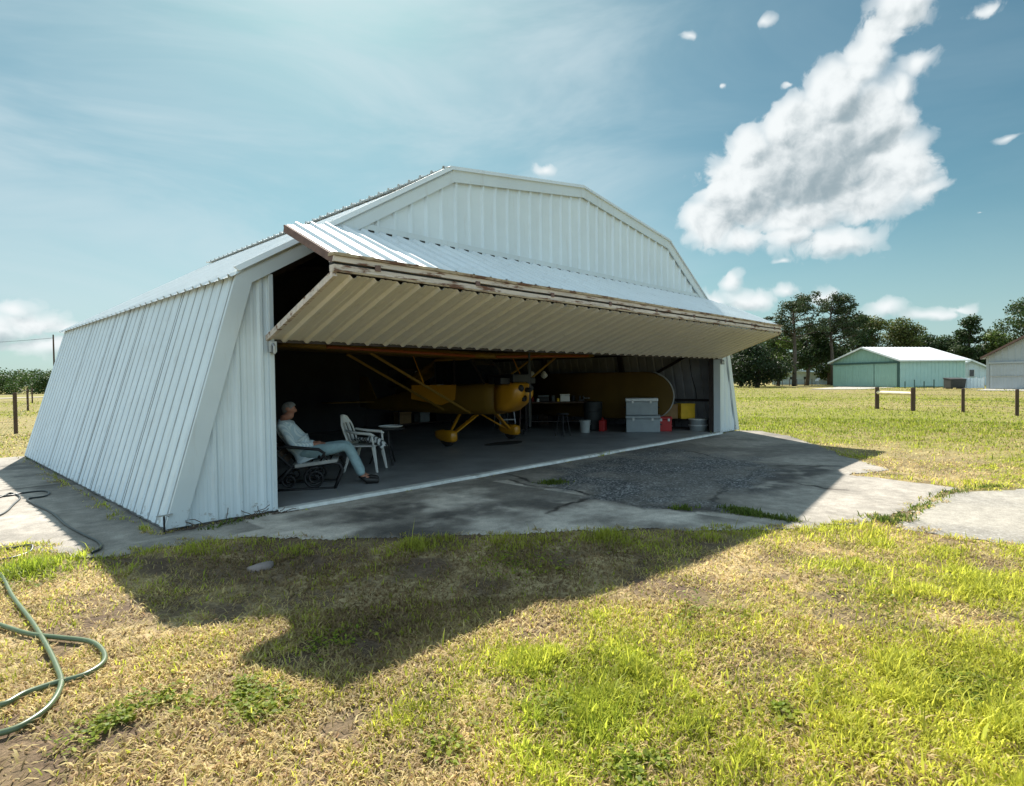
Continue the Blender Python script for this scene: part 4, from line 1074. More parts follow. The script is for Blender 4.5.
st = empty('side_table', (-3.28, 2.34, .035), 0, 'small dark round table on three legs behind the white plastic chair', 'table')
mb = MB(); mb.lathe([(.36, .675), (.38, .69), (.38, .705), (.36, .71)], seg=28); mb.build('table_top', M['black'], st)
for k in range(3):
    a_ = R(20) + k * 2 * PI / 3; mb = MB(); mb.tube([(.10 * math.cos(a_), .10 * math.sin(a_), .67), (.16 * math.cos(a_), .16 * math.sin(a_), .35), (.31 * math.cos(a_), .31 * math.sin(a_), .0)], .018, 8); mb.build('leg', M['black'], st)
e = empty('tray', (-3.24, 2.22, .745), 0, 'shallow pale tray on the small round table', 'tray')
mb = MB(); mb.lathe([(.16, 0), (.22, .03), (.23, .032), (.225, .022), (.165, .004)], seg=24); mb.build('dish', M['grey_box_pale'], e)
mb = MB(); mb.tube([(.228 * math.cos(t), .228 * math.sin(t), .033) for t in np.linspace(0, 2 * PI, 25)], .007, 6); mb.build('rim', M['plastic'], e)

# ------------------------------------------------------------------ hoses on the ground
def smooth_path(pts, n=14):
    P = [np.array(p, float) for p in pts]; outp = []
    for i in range(len(P) - 1):
        p0, p1, p2, p3 = P[max(i - 1, 0)], P[i], P[i + 1], P[min(i + 2, len(P) - 1)]
        for t in np.linspace(0, 1, n, endpoint=False):
            outp.append(.5 * ((2 * p1) + (-p0 + p2) * t + (2 * p0 - 5 * p1 + 4 * p2 - p3) * t * t + (-p0 + 3 * p1 - 3 * p2 + p3) * t ** 3))
    outp.append(P[-1]); return outp
def hose(name, paths, r, mat, label, lift):
    mb = MB()
    for pts, dz in paths:
        sp = smooth_path(pts); Q = []
        for p in sp:
            z = float(ground_z(np.array([p[0]]), np.array([p[1]]))[0]); c = bool(covered(np.array([p[0]]), np.array([p[1]]))[0])
            Q.append((p[0], p[1], (0.0 if c else z) + r + lift + dz))
        zs = [q[2] for q in Q]
        zs = [np.mean(zs[max(0, i - 4):i + 5]) for i in range(len(zs))]
        mb.tube([(q[0], q[1], z) for q, z in zip(Q, zs)], r, 10)
    return tag(mb.build(name, mat, None, smooth=True), label, 'hose')
pg = lambda L: [gp(*q) for q in L]
hose('garden_hose', [(pg([(-60, 520), (-20, 560), (0, 574), (12, 594), (30, 618), (45, 642), (56, 664), (61, 683), (50, 704), (25, 722), (0, 731), (-40, 738), (-110, 735), (-150, 700), (-90, 680), (-30, 700), (0, 704), (25, 692), (55, 682), (85, 674), (103, 662), (103, 650), (90, 641), (60, 637), (30, 633), (0, 624), (-40, 610), (-120, 600)]), 0)], .0155, M['hose'], 'thick green garden hose looped on the dry grass', .012)
hose('thin_hose', [(pg([(-40, 550), (0, 548), (18, 547), (32, 547), (28, 552), (12, 557), (0, 559), (-40, 566), (-90, 560), (-80, 535), (-40, 526), (0, 516), (14, 505), (20, 498), (10, 494), (0, 498), (-40, 505), (-70, 500), (-40, 492), (0, 497), (22, 494), (40, 492), (49, 493), (45, 497), (28, 500), (34, 505), (52, 514), (66, 526), (84, 536), (98, 543), (101, 549), (92, 554)]), 0)], .0125, M['dark_hose'], 'thin dark hose snaking over the concrete beside the hangar wall', .002)
e = empty('ground_stake', (-7.83, -.085, 0), 0, 'short iron T-shaped stake at the front corner of the hangar', 'stake')
mb = MB(); mb.tube([(0, 0, -.03), (0, 0, .195)], .011, 8); mb.build('post', M['black'], e); mb = MB(); mb.bar((-.075, 0, .20), (.085, 0, .205), .018, .014); mb.build('crossbar', M['steel'], e)
vs = [(.11 * math.cos(t) * (1 + .25 * math.sin(3 * t)), .07 * math.sin(t) * (1 + .2 * math.cos(2 * t))) for t in np.linspace(0, 2 * PI, 14, endpoint=False)]
sx, sy = gp(262, 566); mb = MB(); mb.loft([[(sx + x, sy + y, -.05) for x, y in vs], [(sx + x * .95, sy + y * .95, .01) for x, y in vs], [(sx + x * .6, sy + y * .6, .022 + .02 * x) for x, y in vs]])
tag(mb.build('flat_stone', M['stone'], None, smooth=True), 'pale flat stone half sunk in the shaded grass', 'stone')
# dry vine and litter at the foot of the flank wall
mb = MB(); rr = random.Random(5)
for k in range(26):
    x = -7.62 + rr.random() * 1.1; y = -.05 - rr.random() * .12; z = .01; pts = []
    dx = rr.uniform(-.06, .08); ht = rr.random() ** 2 * .14
    for i in range(6):
        pts.append((x, y, z)); x += dx + rr.uniform(-.03, .03); z = max(.01, z + ht / 5 + rr.uniform(-.02, .02)); y = min(-.035, y + rr.uniform(-.02, .02))
    mb.tube(pts, .0045, 5)
tag(mb.build('dry_vine', M['twig']), 'dry leafless vine creeping at the foot of the left front wall', 'vine')

# ------------------------------------------------------------------ fences and pole
def post(mb, x, y, h, r=.075): mb.lathe([(r, -.1), (r, h - .02), (r * .8, h)], (x, y, 0), 10)
rf = empty('wire_fence', (*gp(895, 409), 0), 0, 'wire fence of dark wooden posts with a braced pair, right-hand field', 'fence')
ox, oy = rf.location.x, rf.location.y
RP = [gp(877, 408.5), gp(913, 410.5), gp(963, 411.5), gp(1017, 414.5)]
dxp, dyp = RP[3][0] - RP[2][0], RP[3][1] - RP[2][1]
RP += [(RP[3][0] + dxp * k, RP[3][1] + dyp * k) for k in (1, 2, 3, 4)]
for i, (x, y) in enumerate(RP):
    mb = MB(); post(mb, x - ox, y - oy, 1.04 if i < 2 else 1.0, .095 if i < 2 else .065); mb.build('post', M['wood'], rf)
mb = MB(); mb.tube([(RP[0][0] - ox, RP[0][1] - oy, .78), (RP[1][0] - ox, RP[1][1] - oy, .76)], .085, 12); mb.build('brace_rail', M['pale_wood'], rf)
mb = MB()
for z in (.25, .5, .72, .93):
    for (a_, b_) in zip(RP[1:-1], RP[2:]): mb.tube([(a_[0] - ox, a_[1] - oy, z), (b_[0] - ox, b_[1] - oy, z)], .0045, 4)
mb.build_each('wire', M['wire'], rf)
LP = [gp(16, 433), gp(28, 411)]
lf = empty('wire_fence', (LP[0][0], LP[0][1], 0), 0, 'wire fence of tall wooden posts crossing the field left of the hangar', 'fence'); ox, oy = LP[0]
d_ = (LP[1][0] - LP[0][0], LP[1][1] - LP[0][1])
LQ = [(LP[0][0] - 1.3 * d_[0] - 3, LP[0][1] - .15 * d_[1]), LP[0], LP[1], (LP[1][0] + d_[0], LP[1][1] + d_[1])]
for i, (x, y) in enumerate(LQ):
    mb = MB(); post(mb, x - ox, y - oy, 1.42 if i < 2 else 1.45, .06); mb.build('post', M['wood'], lf)
mb = MB()
for z in (.4, .75, 1.1, 1.35):
    for (a_, b_) in zip(LQ[:-1], LQ[1:]): mb.tube([(a_[0] - ox, a_[1] - oy, z), (b_[0] - ox, b_[1] - oy, z)], .004, 4)
mb.build_each('wire', M['wire'], lf)
def upole(x, y, h, label):
    e = empty('utility_pole', (x, y, 0), 0, label, 'utility pole'); mb = MB(); mb.tube([(0, 0, -.3), (0, 0, h)], [.17, .11], 10); mb.build('shaft', M['wood'], e)
    mb = MB(); mb.lathe([(.04, 0), (.06, .05), (.03, .12)], (0, 0, h), 10); mb.build('insulator', M['steel'], e); return e
pxy = at(55, 104); pxy2 = at(-160, 112)
upole(*pxy, 10.6, 'thin wooden utility pole beyond the hangar, over the far tree line'); upole(*pxy2, 10.6, 'wooden utility pole out in the far field, holding the other end of the wire')
mb = MB(); mb.tube([(pxy[0] + (pxy2[0] - pxy[0]) * t, pxy[1] + (pxy2[1] - pxy[1]) * t, 10.05 - 2.6 * t * (1 - t)) for t in np.linspace(0, 1, 16)], .028, 5)
tag(mb.build('power_line', M['black']), 'thin overhead wire running from the far utility pole', 'wire')

# ------------------------------------------------------------------ far track, pads
def strip(name, pts, z, mat):
    mb = MB(); mb.add([(x, y, z) for x, y in pts], [tuple(range(len(pts)))]); mb.build(name, mat)['kind'] = 'structure'
a_ = at(-140, 62); b_ = at(60, 84); c_ = at(300, 100); d_ = at(300, 106); e_ = at(60, 90); f_ = at(-140, 67)
strip('dirt_road', [a_, b_, c_, d_, e_, f_], .012, M['sand'])
strip('concrete_pad', [at(808, 70), at(862, 67), at(895, 74), at(840, 83)], .012, M['pad'])
strip('concrete_pad', [at(975, 57), at(1075, 50), at(1085, 55), at(985, 62)], .012, M['pad'])

# ------------------------------------------------------------------ far buildings
def gable_shed(name, front_l, front_r, depth, he, hr, wall, side_m, roof_m, label, cat, overhang=.45):
    """gable end between two ground points, ridge running back; returns the empty and its local frame"""
    a_ = np.array(front_l); b_ = np.array(front_r); w = np.linalg.norm(b_ - a_); ux = (b_ - a_) / w; uy = np.array([-ux[1], ux[0]])
    if (uy @ (a_ - CAM[:2])) < 0: uy = -uy
    e = empty(name, (a_[0], a_[1], 0), math.atan2(ux[1], ux[0]), label, cat); fl = 1 if (ux[0] * uy[1] - ux[1] * uy[0]) > 0 else -1
    D = depth * fl; y0, y1 = (0, D)
    mb = MB(); ribbed(mb, 0, w, lambda u: 0, lambda u: he + (hr - he) * (1 - abs(u - w / 2) / (w / 2)), lambda u, v, d: (u, -d * fl, v), breaks=[w / 2], h=.04, pitch=.6, minor=False); mb.build('gable_wall', wall, e)
    mb = MB(); mb.add([(0, D, 0), (w, D, 0), (w, D, he), (w / 2, D, hr), (0, D, he)], [(0, 1, 2, 3, 4)]); mb.build('rear_wall', wall, e)
    for x in (0, w):
        mb = MB(); ribbed(mb, 0, depth, lambda u: 0, lambda u: he, lambda u, v, d: (x + (d if x else -d), u * fl, v), h=.04, pitch=.6, minor=False); mb.build('side_wall', side_m, e)
    sl = (hr - he) / (w / 2)
    for s in (0, 1):
        f = lambda t: (w / 2 + (w / 2 + overhang) * t * (1 if s else -1))
        mb = MB()
        def pos(u, v, d): return (w / 2 + v * (1 if s else -1), u * fl, hr + .06 - sl * v + d)
        ribbed(mb, -.5, depth + .4, lambda u: 0, lambda u: w / 2 + overhang, pos, h=.04, pitch=.6, minor=False)
        mb.build('roof', roof_m, e)
        mb = MB(); mb.bar((w / 2, -.52 * fl, hr - .02), (w / 2 + (w / 2 + overhang) * (1 if s else -1), -.52 * fl, hr - .02 - sl * (w / 2 + overhang)), .06, .20); mb.build('fascia', roof_m if name != 'grey_hangar' else M['rust'], e)
        mb = MB(); xx = w / 2 + (w / 2 + overhang) * (1 if s else -1); zz = hr - .02 - sl * (w / 2 + overhang); mb.bar((xx, -.5 * fl, zz), (xx, (depth + .4) * fl, zz), .06, .18); mb.build('eave_trim', roof_m, e)
    return e, w, fl
gl = at(833, 85); gm = at(900, 74.5)
gv = np.array(gm) - np.array(gl); gvl = np.linalg.norm(gv); pr = np.array([-gv[1], gv[0]]) / gvl
if pr @ (gm - CAM[:2]) < 0: pr = -pr
gh, w, fl = gable_shed('green_hangar', gl, gm, 10.8, 3.55, 5.35, M['green_wall'], M['green_side'], M['roof'], 'sea green metal hangar with white roof across the field', 'hangar')
mb = MB(); mb.box(-.05, w + .05, min(-.12 * fl, -.30 * fl), max(-.12 * fl, -.30 * fl), 3.10, 3.32); mb.build('door_track', M['dark_green'], gh)
mb = MB(); mb.box(w - .22, w + .0, min(-.08 * fl, -.2 * fl), max(-.08 * fl, -.2 * fl), 0, 3.1); mb.build('door_post', M['dark_green'], gh)
for k in range(3):
    x0_, x1_ = .25 + k * (w - .55) / 3, .25 + (k + 1) * (w - .55) / 3 - .06; mb = MB(); ribbed(mb, x0_, x1_, lambda u: .05, lambda u: 3.08, lambda u, v, d: (u, -(.10 + .05 * (k % 2) + d) * fl, v), h=.03, pitch=.3, minor=False); mb.build('sliding_door', M['green_wall'], gh)
# the longer side reads as a separate lower wall section
a_ = at(986, 61.5); b_ = at(1077, 54)
gr, w2, fl2 = gable_shed('grey_hangar', a_, b_, 14.0, 3.35, 5.3, M['grey_wall'], M['grey_wall'], M['roof'], 'pale grey metal hangar with rusty roof edge at the right of the field', 'hangar', .22)
mb = MB(); mb.box(.35, w2 - .3, min(-.12 * fl2, -.28 * fl2), max(-.12 * fl2, -.28 * fl2), 2.62, 2.78); mb.build('door_track', M['grey_wall'], gr)
for k in range(2):
    x0_, x1_ = .45 + k * (w2 - .9) / 2, .45 + (k + 1) * (w2 - .9) / 2 - .08; mb = MB(); ribbed(mb, x0_, x1_, lambda u: .05, lambda u: 2.6, lambda u, v, d: (u, -(.10 + d) * fl2, v), h=.03, pitch=.3, minor=False)
    mb.build('sliding_door', M['grey_wall'], gr); mb = MB(); mb.box(x0_, x1_, min(-.14 * fl2, -.18 * fl2), max(-.14 * fl2, -.18 * fl2), 1.28, 1.36); mb.build('door_rail', M['steel'], gr)
lw, w3, fl3 = gable_shed('long_shed', at(772, 112), at(828, 106), 8, 1.9, 2.5, M['pale_wall'], M['pale_wall'], M['pale_wall'], 'long low pale shed half hidden behind the tall pines', 'shed', .3)
for k in range(4):
    mb = MB(); x = w3 * (k + .5) / 4; mb.box(x - .5, x + .5, min(-.06 * fl3, -.1 * fl3), max(-.06 * fl3, -.1 * fl3), .9, 1.5); wd = mb.build('window', M['pale_wall'], lw); mb = MB(); mb.box(x - .42, x + .42, min(-.10 * fl3, -.12 * fl3), max(-.10 * fl3, -.12 * fl3), .96, 1.44); mb.build('pane', M['screen'], wd)
sh_, w4, fl4 = gable_shed('small_house', at(955, 82), at(988, 80), 6, 2.5, 3.5, M['pale_wall'], M['pale_wall'], M['roof'], 'small pale house with white roof between the green and grey hangars', 'house', .3)
mb = MB(); mb.box(w4 * .42, w4 * .60, min(-.06 * fl4, -.1 * fl4), max(-.06 * fl4, -.1 * fl4), 1.2, 2.2); wd = mb.build('window', M['trim'], sh_); mb = MB(); mb.box(w4 * .44, w4 * .58, min(-.10 * fl4, -.12 * fl4), max(-.10 * fl4, -.12 * fl4), 1.25, 2.15); mb.build('pane', M['screen'], wd)
dp = at(954.5, 64); e = empty('dumpster', (dp[0], dp[1], 0), R(-46), 'dark steel dumpster in front of the green hangar', 'dumpster')
mb = MB(); mb.loft([[(-.78, -.5, .12), (.78, -.5, .12), (.78, .5, .12), (-.78, .5, .12)], [(-.84, -.6, 1.0), (.84, -.6, 1.0), (.84, .55, 1.15), (-.84, .55, 1.15)]]); mb.build('body', M['dumpster'], e, bevel=.02)
mb = MB(); mb.hexa([(-.88, -.64, 1.0), (.88, -.64, 1.0), (.88, .58, 1.15), (-.88, .58, 1.15), (-.88, -.64, 1.06), (.88, -.64, 1.06), (.88, .58, 1.22), (-.88, .58, 1.22)]); mb.build('lid', M['rubber'], e)
for s in (-1, 1): mb = MB(); mb.box(s * .6 - .08, s * .6 + .08, -.45, .45, 0, .12); mb.build('skid', M['dumpster'], e)
fa, fb = at(962, 64), at(984, 63); mb = MB(); e = empty('panel_fence', (fa[0], fa[1], 0), 0, 'low pale metal panel fence between the dumpster and the grey hangar', 'fence')
d_ = np.array(fb) - np.array(fa); L = np.linalg.norm(d_); dn = d_ / L; nn = np.array([dn[1], -dn[0]])
ribbed(mb, 0, L, lambda u: .05, lambda u: 1.15, lambda u, v, d: (dn[0] * u + nn[0] * d, dn[1] * u + nn[1] * d, v), h=.04, pitch=.3, minor=False); mb.build('panel', M['pale_wall'], e)
for k in range(4): mb = MB(); t = L * k / 3; mb.lathe([(.05, 0), (.05, 1.22), (.03, 1.25)], (dn[0] * t - nn[0] * .06, dn[1] * t - nn[1] * .06, 0), 8); mb.build('post', M['steel'], e)
fa, fb = at(905, 69), at(944, 66); e = empty('rail_fence', (fa[0], fa[1], 0), 0, 'low dark rail fence in front of the green hangar side wall', 'fence'); d_ = np.array(fb) - np.array(fa)
for k in range(5): mb = MB(); mb.lathe([(.06, 0), (.06, 1.0 if k % 2 else .8), (.04, 1.02 if k % 2 else .82)], (d_[0] * k / 4, d_[1] * k / 4, 0), 8); mb.build('post', M['dark_green'], e)
mb = MB(); mb.bar((d_[0] * .25, d_[1] * .25, .25), (d_[0] * .75, d_[1] * .75, .25), .06, .07); mb.build('rail', M['dark_green'], e)
sdp = at(818, 98); e = empty('satellite_dish', (sdp[0], sdp[1], 0), R(-120), 'white satellite dish tilted skyward beside the long shed', 'dish')
mb = MB(); mb.tube([(0, 0, 0), (0, 0, .8)], .06, 8); mb.build('mast', M['steel'], e)
mb = MB(); mb.lathe([(.012, 0), (.21, .03), (.37, .10), (.45, .156), (.456, .174), (.36, .114), (.18, .048), (.012, .02)], seg=20); o = mb.build('reflector', M['plastic'], e, smooth=True); o.location = (0, 0, .82); o.rotation_euler = (R(40), 0, 0)
fa, fb = at(775, 92), at(812, 90); e = empty('field_fence', (fa[0], fa[1], 0), 0, 'thin line of far fence posts under the pines', 'fence'); d_ = np.array(fb) - np.array(fa)
for k in range(6): mb = MB(); mb.lathe([(.05, 0), (.05, 1.1), (.03, 1.12)], (d_[0] * k / 5, d_[1] * k / 5, 0), 8); mb.build('post', M['wood'], e)
mb = MB()
for z in (.5, 1.0): mb.tube([(0, 0, z), (d_[0], d_[1], z)], .012, 5)
mb.build_each('wire', M['wire'], e)

# ------------------------------------------------------------------ trees
def leaf_cloud(lobes, n, size, rg, col, hue=.25, shell=.55):
    """small quads spread through the lobes' volume. lobes: (centre, radii, weight)"""
    w = np.array([l[2] for l in lobes]); w = w / w.sum(); pick = rg.choice(len(lobes), n, p=w)
    C = np.array([l[0] for l in lobes])[pick]; Rr = np.array([l[1] for l in lobes])[pick]
    d = rg.normal(size=(n, 3)); d /= np.linalg.norm(d, axis=1)[:, None]
    rr = (shell + (1.08 - shell) * rg.random(n) ** .7)
    rr = rr * (1 + .28 * (fbm(d[:, 0] * 3 + pick * 3.1, d[:, 1] * 3 + d[:, 2] * 2.2, 1.3, 3, 2) - .5) * 2)
    P = C + d * Rr * rr[:, None]
    nrm = rg.normal(size=(n, 3)) + np.array([0, 0, .7]) + d * .5; nrm /= np.linalg.norm(nrm, axis=1)[:, None]
    t = np.cross(nrm, rg.normal(size=(n, 3))); t /= np.linalg.norm(t, axis=1)[:, None]; bq = np.cross(nrm, t)
    s = size * (.6 + .8 * rg.random(n))[:, None]
    V = np.stack([P - t * s, P - bq * s * .55 + t * s * .1, P + t * s, P + bq * s * .55 + t * s * .1], 1).reshape(-1, 3)
    F = np.arange(4 * n).reshape(n, 4)
    cc = np.array(col)[None] * (.65 + .7 * rg.random((n, 1))) * (1 + hue * (rg.random((n, 3)) - .5)); lobe_tint = (.75 + .5 * rg.random(len(lobes)))[pick][:, None]
    cc = np.repeat(cc * lobe_tint, 4, 0)
    return V, F, np.clip(cc, 0, 1)
def tree(px, depth, h, wid, kind, label, seed, col=(.045, .075, .022), base=.12):
    rg = np.random.default_rng(seed); x, y = at(px, depth); e = empty('pine_tree' if kind == 'pine' else 'tree', (x, y, -.05), rg.random() * 6, label, 'tree', None)
    mb = MB(); lobes = []; k = h / 14
    if kind == 'pine':
        tp = [(0, 0, 0), (.05 * h * .3, 0, h * .35), (.02 * h, .02 * h, h * .7), (0, .02 * h, h * .95)]; mb.tube(tp, [.30 * k + .06, .24 * k + .03, .17 * k, .04], 9)
        for i in range(24):
            a_ = rg.random() * 2 * PI; z = h * (.56 + .41 * (i / 23)); L = wid * .5 * (1.0 - .75 * max(0, i / 23 - .55) * 1.6) * (.45 + .6 * rg.random())
            ex, ey, ez = L * math.cos(a_), L * math.sin(a_), z + .04 * h * rg.random()
            mb.tube([(0, .02 * h, z - .05 * h), (ex * .5, ey * .5, z - .01 * h), (ex, ey, ez)], [.09 * k, .07 * k, .03 * k], 6)
            for q in range(3):
                lobes.append(((ex * (1 - .25 * q) + rg.normal() * .06 * wid, ey * (1 - .25 * q) + rg.normal() * .06 * wid, ez + .02 * h + rg.normal() * .026 * h), (wid * .12 * (.5 + .8 * rg.random()), wid * .12 * (.5 + .8 * rg.random()), h * .040 * (.6 + .9 * rg.random())), 1.0))
        n, size = 9000, .15
    else:
        mb.tube([(0, 0, 0), (.04 * wid, .02 * wid, h * .3), (-.02 * wid, .0, h * .62), (0, .03 * wid, h * .85)], [.055 * wid * .55 + .06, .04 * wid * .5 + .04, .02 * wid, .03], 9)
        nl = 26 if kind == 'oak' else 20
        for i in range(nl):
            a_ = rg.random() * 2 * PI; u = rg.random() ** .6; z = base + (1 - base) * (.10 + .80 * rg.random())
            prof = math.sin(PI * min(1, max(.08, (z - base) / (1 - base) * .86 + .10))) ** .6
            if kind == 'cone': prof = max(.12, 1.0 - (z - base) / (1 - base)) ** .8
            ex, ey = wid * .37 * prof * u * math.cos(a_), wid * .37 * prof * u * math.sin(a_); r_ = wid * (.13 + .10 * rg.random()) * (1 if kind != 'cone' else .55 + .5 * prof)
            ez = min(z * h, h - r_ * .62)
            lobes.append(((ex, ey, ez), (r_, r_, r_ * .62), r_ ** 2))
            if i % 2 == 0: mb.tube([(0, 0, ez * .55), (ex * .55, ey * .55, ez * .82), (ex, ey, ez)], [.02 * wid * .6, .013 * wid * .6, .02], 6)
        n, size = int(4200 + 420 * wid), .19
    mb.build('trunk', M['bark'], e, smooth=True)
    V, F, cc = leaf_cloud(lobes, n, size, rg, col, shell=.30 if kind != 'pine' else .25)
    np_mesh('crown', V, F, M['leaf'], parent=e, color=cc)
    return e
DG = (.042, .070, .022); OG = (.095, .115, .030); PG = (.048, .070, .028); MG = (.085, .125, .030)
T = [(757, 88, 7.1, 10.4, 'oak', 'round dense dark oak with low crown just right of the raised door', (.022, .038, .014), .06),
     (794, 94, 13.9, 9.6, 'pine', 'tall pine with open flat-topped crown, left of two standing together', PG, .5),
     (833, 98, 14.4, 8.6, 'pine', 'tall pine with open crown, right of two standing together', PG, .5),
     (741, 101, 8.6, 9.0, 'broad', 'mid green leafy tree peeping out behind the round dark oak', MG, .08),
     (778, 99, 9.6, 8.5, 'broad', 'lighter green leafy tree between the dark oak and the first pine', MG, .06),
     (807, 101, 11.0, 9.5, 'broad', 'dark leafy tree filling the gap under the two pines', DG, .06),
     (829, 104, 10.5, 9.0, 'broad', 'dark leafy tree behind the green hangar gable, under the second pine', DG, .06),
     (853, 108, 13.4, 8.0, 'broad', 'narrow dark tree with ragged top beside the second pine', DG, .10),
     (873, 110, 13.2, 10.5, 'broad', 'broad olive tree rising behind the green hangar ridge', OG, .08),
     (894, 112, 13.0, 10.5, 'broad', 'second olive tree behind the green hangar roof, nearer its right end', OG, .08),
     (914, 118, 11.2, 8.5, 'broad', 'sloping dark crown right of the olive trees over the green roof', DG, .1),
     (932, 120, 9.6, 9.0, 'broad', 'low dark tree showing just above the green hangar eave', DG, .1),
     (948, 118, 9.6, 7.5, 'broad', 'low flat tree left of the pointed tree behind the green roof', DG, .1),
     (969, 104, 12.4, 9.5, 'cone', 'pointed dark tree standing behind the small pale house', DG, .06),
     (986, 108, 9.9, 9.0, 'broad', 'dark bushy tree between the pointed tree and the grey hangar', DG, .08),
     (1001, 100, 9.9, 7.5, 'broad', 'mid green tree peeping over the grey hangar roof edge', MG, .1),
     (1027, 92, 14.4, 9.5, 'broad', 'tall broad tree above the grey hangar at the frame edge', DG, .15),
     (1062, 92, 12.0, 9.0, 'broad', 'broad tree beyond the grey hangar, outside the frame edge', DG, .2),
     (722, 104, 7.5, 8.0, 'broad', 'leafy tree hidden behind the hangar flank', MG, .1)]
for i, (px, dp_, h, w_, kd, lb, cl, bs) in enumerate(T): tree(px, dp_, h, w_, kd, lb, 100 + i, cl, bs)
# far-off woods as one mass, left and along the horizon
rg = np.random.default_rng(5); lobes = []
for px in np.arange(-260, 120, 5.5):
    for row in range(2):
        dpt = 118 + row * 9 + rg.normal() * 2; x, y = at(px + rg.normal() * 2, dpt); h = 4.0 + rg.random() * .9 + row * .8
        for q in range(3): lobes.append(((x + rg.normal() * 1.0, y + rg.normal() * 1.0, h * (.25 + .25 * q)), (1.5, 1.5, h * .26), 1.0))
V, F, cc = leaf_cloud(lobes, 60000, .20, rg, (.055, .095, .025), shell=.4)
np_mesh('treeline', V, F, M['leaf'], color=cc, kind='stuff')
lobes = []
for px in np.arange(600, 1180, 8):
    dpt = 150 + rg.normal() * 8; x, y = at(px, dpt); h = 7.0 + rg.random() * 2.5
    for q in range(3): lobes.append(((x + rg.normal() * 1.5, y + rg.normal() * 1.5, h * (.2 + .27 * q)), (2.6, 2.6, h * .22), 1.0))
V, F, cc = leaf_cloud(lobes, 40000, .30, rg, (.042, .070, .024), shell=.4)
np_mesh('woods', V, F, M['leaf'], color=cc, kind='stuff')

# ------------------------------------------------------------------ grass
def scatter(n, rmin, rmax, half=R(50)):
    r = np.sqrt(rng.random(n) * (rmax ** 2 - rmin ** 2) + rmin ** 2); a_ = R(46.5) + (rng.random(n) * 2 - 1) * half
    return CAM[0] + r * np.sin(a_), CAM[1] + r * np.cos(a_), r
XS, YS, RS, KS = [], [], [], []
for n, r0, r1 in ((230000, 1.4, 4.5), (210000, 4.5, 8), (150000, 8, 14), (120000, 14, 26), (80000, 26, 50), (60000, 50, 90)):
    wide = r1 < 20; x, y, r = scatter(int(n * (1.2 if wide else 1)), r0, r1, R(60) if wide else R(50)); XS.append(x); YS.append(y); RS.append(r)
x = np.concatenate(XS); y = np.concatenate(YS); r = np.concatenate(RS)
cov = covered(x, y); ed = edge_dist(x, y); ok = ~(in_poly(x, y, LOT) & (ed > .03))
edge_n = fbm(x, y, 4, 3, 44)
ok &= ~(cov & (ed > .03 + .16 * sstep(.48, .72, edge_n)))
g = greenness(x, y)
clump = fbm(x, y, 3.2, 3, 91); fine = vnoise(x * 9, y * 9, 92)
p = (.34 + .5 * g + .45 * sstep(.5, .72, clump)) * (1 - .85 * bare(x, y)); ok &= rng.random(len(x)) < p
x, y, r, g, clump, ed, cov, fine = x[ok], y[ok], r[ok], g[ok], clump[ok], ed[ok], cov[ok], fine[ok]
n = len(x); gzv = ground_z(x, y); gzv = np.where(cov, -.004, gzv)
u = rng.random(n)
isgreen = (u < (.08 + .86 * g + .12 * sstep(.5, .7, clump))); border = (~cov) & (ed < .55) & (r < 12)
isgreen |= border & (rng.random(n) < .30)
hgt = np.where(isgreen, .018 + .036 * rng.random(n) + .044 * sstep(.52, .72, clump) * g, .014 + .040 * rng.random(n))
tall = rng.random(n) < (.008 + .02 * g); hgt = np.where(tall & isgreen, hgt + .04 + .07 * rng.random(n), hgt)
hgt = np.where(border & isgreen, hgt * (1.0 + .8 * sstep(.45, .7, clump)), hgt)
# the lush clump where the left concrete meets the lawn
lx, ly_ = gp(40, 566); lush = np.exp(-(((x - lx) / .45) ** 2 + ((y - ly_) / .40) ** 2)); isgreen |= lush > .35 * rng.random(n) + .25; hgt = hgt * (1 + 1.3 * lush)
hgt *= np.where(r > 14, 1.25, 1.0)
lean = np.where(isgreen, .25 + .75 * rng.random(n), .7 + .75 * rng.random(n))
az = rng.random(n) * 2 * PI; wdt = np.maximum((.0024 + .0024 * rng.random(n)) * np.where(rng.random(n) < .10, 1.9, 1.0), r * .00058)
ln = hgt * np.where(isgreen, 1.15, 1.5)
dx, dy = np.cos(az), np.sin(az); sxx, syy = -dy, dx
def pt(t, k):      # t along blade, bending over
    an = lean * (.45 + .75 * t); hor = ln * t * np.sin(an); ver = ln * t * np.cos(np.minimum(an, 1.50))
    return np.stack([x + dx * hor, y + dy * hor, gzv + ver], 1)
b0, b1, b2 = pt(0, 0), pt(.55, 0), pt(1.0, 0); sv = np.stack([sxx, syy, np.zeros(n)], 1) * wdt[:, None]
V = np.stack([b0 - sv, b0 + sv, b1 + sv * .8, b1 - sv * .8, b2], 1).reshape(-1, 3)
I = np.arange(n)[:, None] * 5
F4 = (I + np.array([[0, 1, 2, 3]])); F3 = (I + np.array([[3, 2, 4]]))
cg = np.array([.225, .345, .028]); cy = np.array([.60, .585, .085]); cs = np.array([.72, .605, .265]); cb = np.array([.34, .215, .125])
mixy = (.42 + .62 * fbm(x, y, .9, 3, 55) + .30 * (rng.random(n) - .5))[:, None]; mixy = np.clip(mixy - .45 * lush[:, None], 0, 1)
colg = cg * (1 - mixy) + cy * mixy
mb_ = rng.random((n, 1)) ** 1.3; cold = cs * (1 - mb_) + cb * mb_
brn = (painted_shadow(x, y) * .75)[:, None]; cold = cold * (1 - brn) + cb * .62 * (.6 + .8 * rng.random((n, 1))) * brn; colg = colg * (1 - .45 * brn) + np.array([.12, .105, .03]) * .45 * brn  # turf colours pulled down inside the hangar's shadow outline
